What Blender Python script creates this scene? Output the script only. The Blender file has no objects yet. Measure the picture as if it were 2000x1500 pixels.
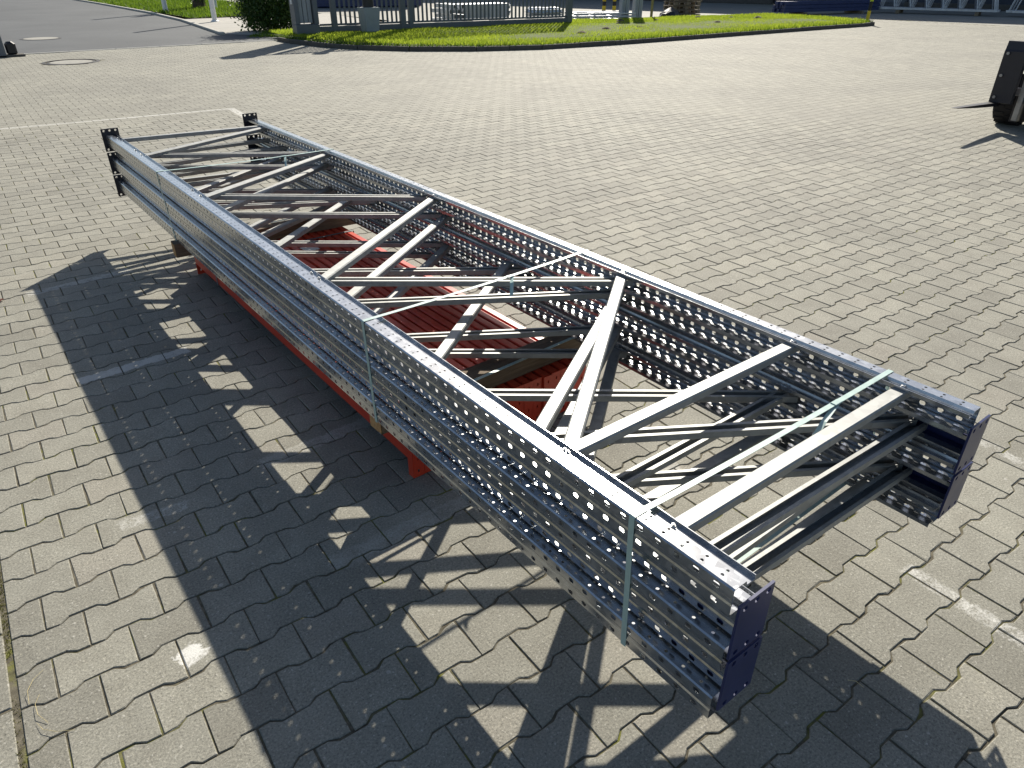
import bpy, bmesh, math, random
import numpy as np
from mathutils import Matrix, Vector

random.seed(7)
RNG = np.random.default_rng(11)
S = bpy.context.scene
C = S.collection

# ------------------------------------------------------------------ camera
FPX = 1385.95
CAM = Vector((0.0, 0.0, 1.707))
cam_d = bpy.data.cameras.new('camera')
cam_d.sensor_width = 36.0
cam_d.lens = 36.0 * FPX / 2000.0
cam_d.clip_start = 0.05
cam_d.clip_end = 2000.0
cam = bpy.data.objects.new('camera', cam_d)
C.objects.link(cam)
_dY = Vector((-1250.393, 816.281, -FPX)).normalized()
_dX = Vector((2065.436, 810.691, -FPX)).normalized()
_dX = (_dX - _dX.dot(_dY) * _dY).normalized()
_dZ = _dX.cross(_dY)
RCW = Matrix((_dX, _dY, _dZ))
cam.matrix_world = Matrix.Translation(CAM) @ RCW.to_4x4()
S.camera = cam

# ------------------------------------------------------------------ sky, sun, exposure
SUN_DIR = Vector((1.085, 1.07, 1.0)).normalized()
ELEV = math.asin(SUN_DIR.z)
AZ = math.atan2(SUN_DIR.x, SUN_DIR.y)
world = bpy.data.worlds.new('World')
S.world = world
world.use_nodes = True
wn = world.node_tree
wn.nodes.clear()
w_out = wn.nodes.new('ShaderNodeOutputWorld')
w_bg = wn.nodes.new('ShaderNodeBackground')
w_sky = wn.nodes.new('ShaderNodeTexSky')
w_sky.sky_type = 'NISHITA'
w_sky.sun_disc = False
w_sky.sun_elevation = ELEV
w_sky.sun_rotation = AZ
w_sky.air_density = 1.0
w_sky.dust_density = 1.2
w_sky.ozone_density = 1.0
w_bg.inputs['Strength'].default_value = 0.068
wn.links.new(w_sky.outputs[0], w_bg.inputs[0])
wn.links.new(w_bg.outputs[0], w_out.inputs[0])

sun_d = bpy.data.lights.new('sun', 'SUN')
sun_d.energy = 5.0
sun_d.angle = math.radians(0.55)
sun_d.color = (1.0, 0.935, 0.82)
sun = bpy.data.objects.new('sun', sun_d)
C.objects.link(sun)
sun.rotation_euler = SUN_DIR.to_track_quat('Z', 'Y').to_euler()
sun.location = (20, 20, 20)

S.view_settings.view_transform = 'Standard'
S.view_settings.look = 'None'
S.view_settings.exposure = 0.72
S.view_settings.gamma = 1.0
S.view_settings.use_curve_mapping = False
S.render.engine = 'CYCLES'
S.cycles.max_bounces = 8


# ------------------------------------------------------------------ projection helper (for culling only)
_R = np.array([list(_dX), list(_dY), list(_dZ)])


def project(P):
    q = (np.asarray(P, float) - np.array(CAM)) @ _R
    d = -q[..., 2]
    dd = np.where(np.abs(d) < 1e-6, 1e-6, d)
    return 1000 + FPX * q[..., 0] / dd, 750 - FPX * q[..., 1] / dd, d


# ------------------------------------------------------------------ materials
MATS = {}


class NT:
    def __init__(self, name):
        self.m = bpy.data.materials.new(name)
        self.m.use_nodes = True
        self.t = self.m.node_tree
        self.b = self.t.nodes['Principled BSDF']
        MATS[name] = self.m

    def n(self, typ, **kw):
        nd = self.t.nodes.new(typ)
        for k, v in kw.items():
            setattr(nd, k, v)
        return nd

    def link(self, a, b):
        self.t.links.new(a, b)

    def val(self, node, i, v):
        if hasattr(v, 'is_output') or isinstance(v, bpy.types.NodeSocket):
            self.link(v, node.inputs[i])
        else:
            node.inputs[i].default_value = v

    def math(self, op, a, b=0.0, c=None, clamp=False):
        nd = self.n('ShaderNodeMath', operation=op, use_clamp=clamp)
        self.val(nd, 0, a)
        self.val(nd, 1, b)
        if c is not None:
            self.val(nd, 2, c)
        return nd.outputs[0]

    def noise(self, vec, scale, detail=3.0, rough=0.55, dist=0.0):
        nd = self.n('ShaderNodeTexNoise')
        nd.inputs['Scale'].default_value = scale
        nd.inputs['Detail'].default_value = detail
        nd.inputs['Roughness'].default_value = rough
        nd.inputs['Distortion'].default_value = dist
        if vec is not None:
            self.link(vec, nd.inputs['Vector'])
        return nd.outputs['Fac']

    def ramp(self, fac, stops, interp='LINEAR'):
        nd = self.n('ShaderNodeValToRGB')
        cr = nd.color_ramp
        cr.interpolation = interp
        while len(cr.elements) < len(stops):
            cr.elements.new(0.5)
        for e, (p, c) in zip(cr.elements, stops):
            e.position = p
            e.color = (*c, 1.0) if len(c) == 3 else c
        self.link(fac, nd.inputs[0])
        return nd.outputs[0]

    def mix(self, fac, a, b, mode='MIX'):
        nd = self.n('ShaderNodeMix', data_type='RGBA', blend_type=mode)
        self.val(nd, 0, fac)
        for i, v in ((6, a), (7, b)):
            if isinstance(v, tuple):
                nd.inputs[i].default_value = (*v, 1.0) if len(v) == 3 else v
            else:
                self.link(v, nd.inputs[i])
        return nd.outputs[2]

    def pos(self):
        return self.n('ShaderNodeNewGeometry').outputs['Position']

    def obj(self):
        return self.n('ShaderNodeTexCoord').outputs['Object']

    def bump(self, h, strength=0.3, dist=0.002):
        nd = self.n('ShaderNodeBump')
        nd.inputs['Strength'].default_value = strength
        nd.inputs['Distance'].default_value = dist
        self.link(h, nd.inputs['Height'])
        self.link(nd.outputs[0], self.b.inputs['Normal'])

    def set(self, **kw):
        names = {'color': 'Base Color', 'rough': 'Roughness', 'metal': 'Metallic', 'spec': 'Specular IOR Level'}
        for k, v in kw.items():
            i = self.b.inputs[names[k]]
            if isinstance(v, bpy.types.NodeSocket):
                self.link(v, i)
            elif isinstance(v, tuple):
                i.default_value = (*v, 1.0)
            else:
                i.default_value = v
        return self


def simple(name, col, rough=0.6, metal=0.0, var=0.15, scale=8.0, spec=0.5, bump=0.0, world_space=False):
    k = NT(name)
    p = k.pos() if world_space else k.obj()
    f = k.noise(p, scale, 5.0, 0.65)
    lo = tuple(max(0.0, c * (1 - var)) for c in col)
    hi = tuple(min(1.0, c * (1 + var)) for c in col)
    k.set(color=k.ramp(f, [(0.3, lo), (0.7, hi)]), rough=k.math('MULTIPLY_ADD', f, 0.25, rough - 0.12), metal=metal, spec=spec)
    if bump:
        k.bump(k.noise(p, scale * 12, 3), bump, 0.002)
    return k.m


def make_paver_material():
    k = NT('concrete_paver')
    p = k.pos()
    sep = k.n('ShaderNodeSeparateXYZ')
    k.link(p, sep.inputs[0])
    X, Y = sep.outputs[0], sep.outputs[1]
    tone = k.n('ShaderNodeAttribute', attribute_name='tone').outputs['Fac']
    base = k.ramp(tone, [(0.0, (0.208, 0.200, 0.170)), (0.3, (0.238, 0.230, 0.196)), (0.6, (0.254, 0.246, 0.210)), (0.85, (0.276, 0.266, 0.225)), (1.0, (0.262, 0.246, 0.210))])
    # broad stains and tyre dirt
    big = k.noise(p, 0.55, 5, 0.6, 0.4)
    base = k.mix(1.0, base, k.ramp(big, [(0.25, (0.80, 0.80, 0.81)), (0.55, (1.0, 1.0, 1.0)), (0.8, (1.08, 1.07, 1.05))]), 'MULTIPLY')
    mid = k.noise(p, 7.0, 5, 0.62, 0.2)
    base = k.mix(1.0, base, k.ramp(mid, [(0.25, (0.83, 0.82, 0.80)), (0.6, (1.02, 1.02, 1.01)), (0.85, (1.1, 1.09, 1.06))]), 'MULTIPLY')
    # exposed grains: dark pores and pale grit
    g1 = k.noise(p, 150.0, 4, 0.8)
    base = k.mix(1.0, base, k.ramp(g1, [(0.30, (0.30, 0.30, 0.29)), (0.43, (0.85, 0.85, 0.84)), (0.58, (1.12, 1.12, 1.11)), (0.72, (1.85, 1.82, 1.74))]), 'MULTIPLY')
    g2 = k.noise(p, 95.0, 2, 0.5)
    pale = k.ramp(g2, [(0.64, (0, 0, 0)), (0.72, (1, 1, 1))])
    base = k.mix(k.math('MULTIPLY', pale, 0.35), base, (0.62, 0.60, 0.54))
    # old bird-dropping / chalk specks
    v = k.n('ShaderNodeTexVoronoi')
    v.inputs['Scale'].default_value = 5.0
    k.link(p, v.inputs['Vector'])
    spk = k.math('LESS_THAN', v.outputs['Distance'], 0.035)
    base = k.mix(k.math('MULTIPLY', spk, 0.25), base, (0.66, 0.64, 0.6))
    # worn white line paint: (x, y, half x, half y, angle, strength, wear)
    rects = [(2.055, 0.10, 0.034, 0.46, -3.0, 0.62, 0.54), (3.00, 0.46, 0.034, 0.30, -10.0, 0.5, 0.54), (0.42, 3.585, 0.26, 0.038, 3, 0.50, 0.42),
             (0.19, 2.345, 0.12, 0.032, -6, 0.45, 0.53), (0.115, 1.648, 0.042, 0.032, 20, 0.8, 0.44), (1.98, 10.81, 1.38, 0.045, -5.4, 0.42, 0.45),
             (3.31, 10.3, 0.05, 0.40, -5, 0.5, 0.45), (1.62, 1.42, 0.30, 0.05, -8, 0.35, 0.45), (0.42, 4.95, 0.30, 0.04, 6, 0.35, 0.48),
             (0.95, 2.42, 0.35, 0.04, 3, 0.22, 0.48), (0.9, 1.72, 0.32, 0.045, 0, 0.2, 0.5)]
    wear = k.noise(p, 16.0, 5, 0.72)
    wear2 = k.noise(p, 120.0, 3, 0.7)
    wsum = k.math('MULTIPLY_ADD', wear2, 0.45, k.math('MULTIPLY', wear, 0.55))
    total = None
    for (cx, cy, hx, hy, a, st, th) in rects:
        ca, sa = math.cos(math.radians(a)), math.sin(math.radians(a))
        dx = k.math('SUBTRACT', X, cx)
        dy = k.math('SUBTRACT', Y, cy)
        u = k.math('ABSOLUTE', k.math('ADD', k.math('MULTIPLY', dx, ca), k.math('MULTIPLY', dy, sa)))
        w = k.math('ABSOLUTE', k.math('SUBTRACT', k.math('MULTIPLY', dy, ca), k.math('MULTIPLY', dx, sa)))
        wob = k.math('MULTIPLY', k.math('SUBTRACT', wear, 0.5), 0.10)
        mu = k.math('DIVIDE', k.math('SUBTRACT', hx, k.math('ADD', u, wob)), 0.006, clamp=True)
        mw = k.math('DIVIDE', k.math('SUBTRACT', hy, k.math('ADD', w, wob)), 0.006, clamp=True)
        m = k.math('MULTIPLY', mu, mw)
        m = k.math('MULTIPLY', m, k.math('MULTIPLY', k.math('SUBTRACT', wsum, th - 0.1), 6.0, clamp=True))
        m = k.math('MULTIPLY', m, st)
        total = m if total is None else k.math('MAXIMUM', total, m)
    base = k.mix(total, base, (0.70, 0.69, 0.65))
    k.set(color=base, rough=0.84, spec=0.38)
    h = k.math('ADD', k.math('MULTIPLY', g1, 0.7), k.math('MULTIPLY', g2, 0.5))
    k.bump(h, 0.5, 0.0035)
    return k.m


def make_joint_material():
    k = NT('joint_sand')
    p = k.pos()
    f = k.noise(p, 40.0, 4)
    c = k.ramp(f, [(0.3, (0.060, 0.053, 0.038)), (0.7, (0.165, 0.148, 0.108))])
    mo = k.noise(p, 2.6, 5, 0.65)
    m2 = k.noise(p, 30.0, 3)
    moss = k.math('MULTIPLY', k.ramp(mo, [(0.50, (0, 0, 0)), (0.62, (1, 1, 1))]), k.ramp(m2, [(0.4, (0, 0, 0)), (0.55, (1, 1, 1))]))
    k.set(color=k.mix(moss, c, (0.15, 0.155, 0.03)), rough=0.95, spec=0.2)
    k.bump(k.noise(p, 300.0, 3), 0.6, 0.003)
    return k.m


def make_galv(name, col=(0.60, 0.615, 0.63), rough=0.36, metal=0.92, scale=1.0):
    k = NT(name)
    p = k.pos()
    v = k.n('ShaderNodeTexVoronoi')
    v.inputs['Scale'].default_value = 55.0 * scale
    k.link(p, v.inputs['Vector'])
    sp = k.n('ShaderNodeSeparateColor')
    k.link(v.outputs['Color'], sp.inputs[0])
    cell = sp.outputs[0]
    n1 = k.noise(p, 6.0 * scale, 5, 0.6, 0.3)
    st = k.noise(p, 38.0 * scale, 4, 0.7)
    mixf = k.math('ADD', k.math('MULTIPLY', cell, 0.35), k.math('MULTIPLY', n1, 0.65))
    lo = tuple(c * 0.80 for c in col)
    hi = tuple(min(1, c * 1.13) for c in col)
    c = k.ramp(mixf, [(0.25, lo), (0.75, hi)])
    # dull white-rust blooms
    wr = k.ramp(st, [(0.62, (0, 0, 0)), (0.75, (1, 1, 1))])
    wr = k.math('MULTIPLY', wr, k.ramp(n1, [(0.5, (0, 0, 0)), (0.62, (1, 1, 1))]))
    c = k.mix(k.math('MULTIPLY', wr, 0.5), c, (0.40, 0.40, 0.39))
    k.set(color=c, metal=metal, rough=k.math('ADD', k.math('MULTIPLY_ADD', mixf, 0.14, rough - 0.07), k.math('MULTIPLY', wr, 0.2)))
    k.bump(k.math('ADD', n1, k.math('MULTIPLY', cell, 0.15)), 0.02, 0.004)
    return k.m


def make_paint(name, col, rough=0.35, wear=(0.3, 0.3, 0.3), scale=9.0, amount=0.72, coat=0.0):
    k = NT(name)
    p = k.pos()
    f = k.noise(p, scale, 5, 0.65, 0.2)
    c = k.ramp(f, [(0.3, tuple(x * 0.80 for x in col)), (0.7, tuple(min(1, x * 1.12) for x in col))])
    scr = k.noise(p, scale * 9, 4, 0.75)
    m = k.ramp(scr, [(amount, (0, 0, 0)), (amount + 0.05, (1, 1, 1))])
    c = k.mix(k.math('MULTIPLY', m, 0.6), c, wear)
    k.set(color=c, rough=k.math('MULTIPLY_ADD', f, 0.25, rough - 0.12))
    k.bump(f, 0.05, 0.003)
    return k.m


def make_tone(name, lo, hi, rough=0.7, spec=0.3, trans=0.0):
    k = NT(name)
    t = k.n('ShaderNodeAttribute', attribute_name='tone').outputs['Fac']
    k.set(color=k.ramp(t, [(0.0, lo), (1.0, hi)]), rough=rough, spec=spec)
    if trans:
        tr = k.n('ShaderNodeBsdfTranslucent')
        tc = k.ramp(t, [(0.0, tuple(min(1, x * 1.5) for x in lo)), (1.0, tuple(min(1, x * 1.5) for x in hi))])
        k.link(tc, tr.inputs[0])
        mx = k.n('ShaderNodeMixShader')
        mx.inputs[0].default_value = trans
        k.link(k.b.outputs[0], mx.inputs[1])
        k.link(tr.outputs[0], mx.inputs[2])
        k.link(mx.outputs[0], k.t.nodes['Material Output'].inputs[0])
    return k.m


def make_wood(name, col):
    k = NT(name)
    p = k.obj()
    mp = k.n('ShaderNodeMapping')
    mp.inputs['Scale'].default_value = (2.0, 30.0, 30.0)
    k.link(p, mp.inputs[0])
    f = k.noise(mp.outputs[0], 3.0, 5, 0.65, 0.6)
    k.set(color=k.ramp(f, [(0.3, tuple(c * 0.6 for c in col)), (0.7, tuple(c * 1.15 for c in col))]), rough=0.8, spec=0.25)
    k.bump(f, 0.4, 0.003)
    return k.m


def make_asphalt():
    k = NT('asphalt')
    p = k.pos()
    f = k.noise(p, 0.35, 5, 0.6, 0.5)
    g = k.noise(p, 60.0, 3, 0.7)
    c = k.ramp(f, [(0.3, (0.066, 0.071, 0.076)), (0.7, (0.094, 0.100, 0.105))])
    c = k.mix(1.0, c, k.ramp(g, [(0.3, (0.8, 0.8, 0.8)), (0.7, (1.2, 1.2, 1.2))]), 'MULTIPLY')
    k.set(color=c, rough=0.85, spec=0.3)
    k.bump(g, 0.4, 0.004)
    return k.m


def make_yard_far():
    k = NT('distant_paving')
    p = k.pos()
    f = k.noise(p, 0.6, 5, 0.6, 0.4)
    g = k.noise(p, 9.0, 3, 0.7)
    c = k.ramp(f, [(0.3, (0.232, 0.226, 0.197)), (0.7, (0.282, 0.274, 0.240))])
    c = k.mix(1.0, c, k.ramp(g, [(0.3, (0.88, 0.88, 0.88)), (0.7, (1.08, 1.08, 1.08))]), 'MULTIPLY')
    k.set(color=c, rough=0.85, spec=0.35)
    return k.m


M_PAVER = make_paver_material()
M_JOINT = make_joint_material()
M_GALV = make_galv('galvanised_steel', (0.50, 0.515, 0.53), 0.20, 0.88)
M_BRACE = make_galv('galvanised_brace', (0.305, 0.31, 0.30), 0.56, 0.42, 0.8)
M_GALVFAR = simple('galvanised_far', (0.50, 0.52, 0.55), 0.45, 0.7, 0.2, 5.0)
M_NAVY = make_paint('navy_paint', (0.018, 0.026, 0.095), 0.36, (0.10, 0.10, 0.13), 10.0, 0.70)
M_BLACKP = make_paint('black_plate_paint', (0.012, 0.012, 0.020), 0.42, (0.08, 0.08, 0.09), 10.0, 0.74)
M_RED = make_paint('red_paint', (0.54, 0.048, 0.020), 0.34, (0.34, 0.10, 0.07), 7.0, 0.76)
M_WOOD = make_wood('bearer_wood', (0.17, 0.125, 0.085))
M_WOODEND = make_wood('end_grain', (0.50, 0.29, 0.13))
M_STRAP = simple('green_strap', (0.36, 0.48, 0.445), 0.38, 0.0, 0.08, 30.0)
M_STRAPD = simple('grey_strap', (0.16, 0.19, 0.20), 0.4, 0.0, 0.1, 30.0)
M_ZINC = simple('zinc_bolt', (0.62, 0.62, 0.60), 0.3, 0.95, 0.1, 40.0)
M_ASPH = make_asphalt()
M_FAR = make_yard_far()
M_GRASS = make_tone('grass_blade', (0.15, 0.215, 0.014), (0.33, 0.395, 0.042), 0.65, 0.25, 0.45)
M_VERGE = make_tone('verge_blade', (0.05, 0.10, 0.010), (0.16, 0.24, 0.02), 0.65, 0.25, 0.35)
M_SOIL = simple('lawn_soil', (0.075, 0.10, 0.025), 0.95, 0, 0.35, 14.0, 0.2, 0.3, True)
M_EARTH = simple('dark_earth', (0.10, 0.08, 0.055), 0.95, 0, 0.35, 14.0, 0.2, 0.3, True)
M_KERB = simple('kerb_concrete', (0.10, 0.092, 0.08), 0.9, 0, 0.2, 6.0, 0.3, 0.2, True)
M_KERBL = simple('pale_kerb', (0.42, 0.41, 0.37), 0.9, 0, 0.15, 6.0, 0.3, 0.2, True)
M_SIDE = simple('footway_concrete', (0.36, 0.345, 0.31), 0.9, 0, 0.12, 1.5, 0.3, 0.2, True)
M_LEAF = make_tone('shrub_leaf', (0.022, 0.055, 0.012), (0.075, 0.13, 0.022), 0.45, 0.4, 0.25)
M_BARK = simple('bark', (0.07, 0.055, 0.04), 0.9, 0, 0.3, 12.0, 0.2, 0.4)
M_GATE = simple('grey_gate_paint', (0.12, 0.135, 0.155), 0.45, 0.2, 0.12, 3.0)
M_GATEL = simple('pale_gate_panel', (0.33, 0.35, 0.37), 0.5, 0.1, 0.12, 3.0)
M_CAB = simple('grey_cabinet', (0.30, 0.33, 0.35), 0.6, 0.0, 0.1, 3.0)
M_DARKM = simple('dark_column', (0.035, 0.035, 0.035), 0.6, 0.2, 0.2, 3.0)
M_WHITE = simple('white_paint', (0.74, 0.74, 0.72), 0.5, 0.0, 0.06, 3.0)
M_WALL = simple('hall_cladding', (0.055, 0.065, 0.085), 0.6, 0.2, 0.15, 0.6, 0.4, 0.0, True)
M_WALLD = simple('hall_door_grey', (0.13, 0.14, 0.155), 0.6, 0.1, 0.15, 0.6)
M_BLUE = make_paint('blue_beam_paint', (0.030, 0.045, 0.125), 0.4, (0.12, 0.13, 0.2), 5.0, 0.72)
M_YEL = simple('yellow_paint', (0.62, 0.46, 0.02), 0.5, 0, 0.1, 3.0)
M_LIME = simple('lime_paint', (0.50, 0.62, 0.02), 0.5, 0, 0.08, 3.0)
M_BLACK = simple('black_plastic', (0.012, 0.012, 0.014), 0.5, 0, 0.2, 6.0)
M_RUBBER = simple('tyre_rubber', (0.017, 0.016, 0.018), 0.75, 0, 0.25, 20.0, 0.3, 0.3)
M_MAST = make_paint('mast_paint', (0.018, 0.016, 0.022), 0.45, (0.07, 0.06, 0.05), 8.0, 0.66)
M_RAIL = simple('worn_rail_steel', (0.30, 0.30, 0.31), 0.38, 0.85, 0.2, 12.0)
M_TRUCK = simple('truck_grey', (0.09, 0.09, 0.10), 0.4, 0.1, 0.1, 3.0)
M_PALLET = make_wood('pallet_wood', (0.24, 0.19, 0.13))
M_LABEL = simple('paper_label', (0.70, 0.68, 0.64), 0.7, 0, 0.05, 20.0)
M_IRON = simple('cast_iron', (0.045, 0.042, 0.038), 0.6, 0.5, 0.25, 20.0)
M_LIDC = simple('lid_concrete', (0.29, 0.28, 0.25), 0.9, 0, 0.15, 12.0, 0.3, 0.2)
M_FOIL = simple('pale_foil', (0.45, 0.52, 0.58), 0.25, 0.0, 0.15, 5.0)
M_DRYLEAF = simple('dry_leaf', (0.20, 0.05, 0.03), 0.7, 0, 0.3, 60.0)
M_STRAW = simple('straw', (0.48, 0.40, 0.20), 0.7, 0, 0.2, 60.0)


# ------------------------------------------------------------------ object helpers
def tag(o, label=None, cat=None, group=None, kind=None):
    if label:
        o['label'] = label
    if cat:
        o['category'] = cat
    if group:
        o['group'] = group
    if kind:
        o['kind'] = kind
    elif cat:
        o['kind'] = 'thing'
    return o


def empty(name, loc=(0, 0, 0), rot=(0, 0, 0)):
    o = bpy.data.objects.new(name, None)
    o.empty_display_size = 0.1
    o.location = loc
    o.rotation_euler = rot
    C.objects.link(o)
    return o


def link(name, mesh, parent=None, loc=(0, 0, 0), rot=(0, 0, 0), scale=None):
    o = bpy.data.objects.new(name, mesh)
    o.location = loc
    o.rotation_euler = rot
    if scale:
        o.scale = scale
    C.objects.link(o)
    if parent:
        o.parent = parent
    return o


class MB:
    def __init__(self):
        self.v = []
        self.f = []
        self.mi = []
        self.tone = None

    def add(self, verts, faces, mat=0):
        n = len(self.v)
        self.v.extend([tuple(p) for p in verts])
        for f in faces:
            self.f.append(tuple(i + n for i in f))
            self.mi.append(mat)
        return self

    def box(self, c, s, rot=None, mat=0, bevel=0.0):
        x, y, z = s[0] / 2, s[1] / 2, s[2] / 2
        if bevel > 0:
            b = min(bevel, x * .9, y * .9, z * .9)
            pts = []
            for zz, o in ((-z, b), (-z + b, 0), (z - b, 0), (z, b)):
                xx, yy = x - o, y - o
                cb = b * 0.6
                pts += [(-xx + cb, -yy, zz), (xx - cb, -yy, zz), (xx, -yy + cb, zz), (xx, yy - cb, zz), (xx - cb, yy, zz), (-xx + cb, yy, zz), (-xx, yy - cb, zz), (-xx, -yy + cb, zz)]
            fs = [tuple(range(7, -1, -1)), tuple(range(24, 32))]
            for r in range(3):
                for i in range(8):
                    j = (i + 1) % 8
                    fs.append((r * 8 + i, r * 8 + j, r * 8 + 8 + j, r * 8 + 8 + i))
        else:
            pts = [(-x, -y, -z), (x, -y, -z), (x, y, -z), (-x, y, -z), (-x, -y, z), (x, -y, z), (x, y, z), (-x, y, z)]
            fs = [(3, 2, 1, 0), (4, 5, 6, 7), (0, 1, 5, 4), (1, 2, 6, 5), (2, 3, 7, 6), (3, 0, 4, 7)]
        if rot is not None:
            R = rot if isinstance(rot, Matrix) else Matrix.Rotation(rot, 3, 'Z')
            pts = [R @ Vector(p) for p in pts]
        return self.add([(p[0] + c[0], p[1] + c[1], p[2] + c[2]) for p in pts], fs, mat)

    def prism(self, poly, a, b, axis='Y', mat=0):
        """extrude a 2-D polygon (ccw) between a and b along axis"""
        n = len(poly)
        def P(u, w, t):
            return (u, t, w) if axis == 'Y' else ((t, u, w) if axis == 'X' else (u, w, t))
        v = [P(u, w, a) for u, w in poly] + [P(u, w, b) for u, w in poly]
        f = [tuple(range(n)), tuple(range(2 * n - 1, n - 1, -1))]
        for i in range(n):
            j = (i + 1) % n
            f.append((i, n + i, n + j, j))
        return self.add(v, f, mat)

    def tube(self, pts, r, seg=8, mat=0, cap=True):
        pts = [Vector(p) for p in pts]
        rs = r if isinstance(r, (list, tuple)) else [r] * len(pts)
        base = len(self.v)
        vs, fs = [], []
        for i, p in enumerate(pts):
            d = (pts[min(i + 1, len(pts) - 1)] - pts[max(i - 1, 0)]).normalized()
            up = Vector((0, 0, 1)) if abs(d.z) < 0.95 else Vector((1, 0, 0))
            a = d.cross(up).normalized()
            b = d.cross(a).normalized()
            for k in range(seg):
                t = 2 * math.pi * k / seg
                vs.append(p + (a * math.cos(t) + b * math.sin(t)) * rs[i])
        for i in range(len(pts) - 1):
            for k in range(seg):
                l = (k + 1) % seg
                fs.append((i * seg + k, i * seg + l, (i + 1) * seg + l, (i + 1) * seg + k))
        if cap:
            fs.append(tuple(range(seg - 1, -1, -1)))
            fs.append(tuple((len(pts) - 1) * seg + k for k in range(seg)))
        return self.add(vs, fs, mat)

    def lathe(self, prof, c=(0, 0, 0), seg=24, axis='Z', mat=0):
        vs, fs = [], []
        for (r, h) in prof:
            for k in range(seg):
                t = 2 * math.pi * k / seg
                a, b = r * math.cos(t), r * math.sin(t)
                p = (a, b, h) if axis == 'Z' else ((a, h, b) if axis == 'Y' else (h, a, b))
                vs.append((p[0] + c[0], p[1] + c[1], p[2] + c[2]))
        for i in range(len(prof) - 1):
            for k in range(seg):
                l = (k + 1) % seg
                fs.append((i * seg + k, i * seg + l, (i + 1) * seg + l, (i + 1) * seg + k))
        if prof[0][0] > 1e-6:
            fs.append(tuple(range(seg - 1, -1, -1)))
        if prof[-1][0] > 1e-6:
            fs.append(tuple((len(prof) - 1) * seg + k for k in range(seg)))
        return self.add(vs, fs, mat)

    def mesh(self, name, mats, solid=0.0, offset=-1.0, smooth=False, weld=False):
        me = bpy.data.meshes.new(name)
        me.from_pydata(self.v, [], self.f)
        if not isinstance(mats, (list, tuple)):
            mats = [mats]
        for m in mats:
            me.materials.append(m)
        if len(mats) > 1:
            me.polygons.foreach_set('material_index', self.mi)
        bm = bmesh.new()
        bm.from_mesh(me)
        if weld or solid:
            bmesh.ops.remove_doubles(bm, verts=bm.verts, dist=2e-5)
        bmesh.ops.recalc_face_normals(bm, faces=bm.faces)
        bm.to_mesh(me)
        bm.free()
        if solid:
            t = bpy.data.objects.new('tmp', me)
            C.objects.link(t)
            md = t.modifiers.new('s', 'SOLIDIFY')
            md.thickness = solid
            md.offset = offset
            md.use_even_offset = False
            dg = bpy.context.evaluated_depsgraph_get()
            new = bpy.data.meshes.new_from_object(t.evaluated_get(dg))
            bpy.data.objects.remove(t)
            bpy.data.meshes.remove(me)
            new.name = name
            me = new
        if smooth:
            me.polygons.foreach_set('use_smooth', [True] * len(me.polygons))
        me.update()
        return me

    def build(self, name, mats, parent=None, **kw):
        return link(name, self.mesh(name, mats, **kw), parent)


OCT = [(math.cos(math.radians(22.5 + 45 * i)), math.sin(math.radians(22.5 + 45 * i))) for i in range(8)]
HEXH = [(0.95, 0.45), (0.55, 1.0), (-0.75, 0.9), (-0.95, 0.5), (-0.95, -0.45), (-0.55, -1.0), (0.75, -0.9), (0.95, -0.5)]


def cell(mb, O, U, V, hole=None, hu=0.0, hv=0.0, cu=0.5, cv=0.5):
    """rectangular patch O + uU + vV (subdivided mid-edge) with an optional eight-sided hole"""
    O, U, V = Vector(O), Vector(U), Vector(V)
    if hole is None:
        mb.add([O, O + U / 2, O + U, O + U + V, O + U / 2 + V, O + V], [(0, 1, 4, 5), (1, 2, 3, 4)])
        return
    lu, lv = U.length, V.length
    out = [(1, 0.5), (1, 1), (0.5, 1), (0, 1), (0, 0.5), (0, 0), (0.5, 0), (1, 0)]
    ov = [O + U * a + V * b for a, b in out]
    iv = []
    rot = [0, 1, 2, 3, 4, 5, 6, 7]
    hp = sorted(hole, key=lambda q: math.atan2(q[1], q[0]) % (2 * math.pi))
    for a, b in hp:
        iv.append(O + U * (cu + a * hu / lu) + V * (cv + b * hv / lv))
    # outer ring at 0,45..deg, inner ring at 22.5,67.5..: stitch with a quad strip of 8 quads split
    f = []
    for i in range(8):
        j = (i + 1) % 8
        f.append((i, j, 8 + i))
        f.append((j, 8 + j, 8 + i))
    mb.add(ov + iv, f)


def polygon_mask(px, py, poly):
    inside = np.zeros(px.shape, bool)
    n = len(poly)
    for i in range(n):
        x1, y1 = poly[i]
        x2, y2 = poly[(i + 1) % n]
        c = ((y1 > py) != (y2 > py))
        with np.errstate(divide='ignore', invalid='ignore'):
            xi = (x2 - x1) * (py - y1) / (y2 - y1 + 1e-12) + x1
        inside ^= c & (px < xi)
    return inside


def sheet(name, poly, z, mat, label=None, cat=None, kind='structure'):
    mb = MB()
    mb.add([(x, y, z) for x, y in poly], [tuple(range(len(poly)))])
    o = mb.build(name, mat)
    if o.data.polygons[0].normal.z < 0:
        o.data.flip_normals()
    return tag(o, label, cat, None, kind)


# ================================================================== SETTING
sheet('ground', [(-600, -300), (900, -300), (900, 900), (-600, 900)], -0.06, M_EARTH, 'dark bare ground reaching to the horizon', 'ground')

KERB = [(7.95, 20.35), (7.935, 19.457), (8.20, 17.906), (8.568, 17.003), (9.36, 15.958), (10.609, 15.017), (12.094, 14.402), (14.307, 14.151), (18.272, 14.048),
        (23.241, 13.919), (25.74, 13.80), (26.55, 13.92), (27.05, 14.5)]
ISLAND = KERB + [(27.35, 16.4), (26.7, 18.2), (24.3, 18.9), (21.8, 19.25), (19.6, 19.5), (17.9, 20.6), (9.0, 21.7), (8.0, 21.6)]

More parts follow.
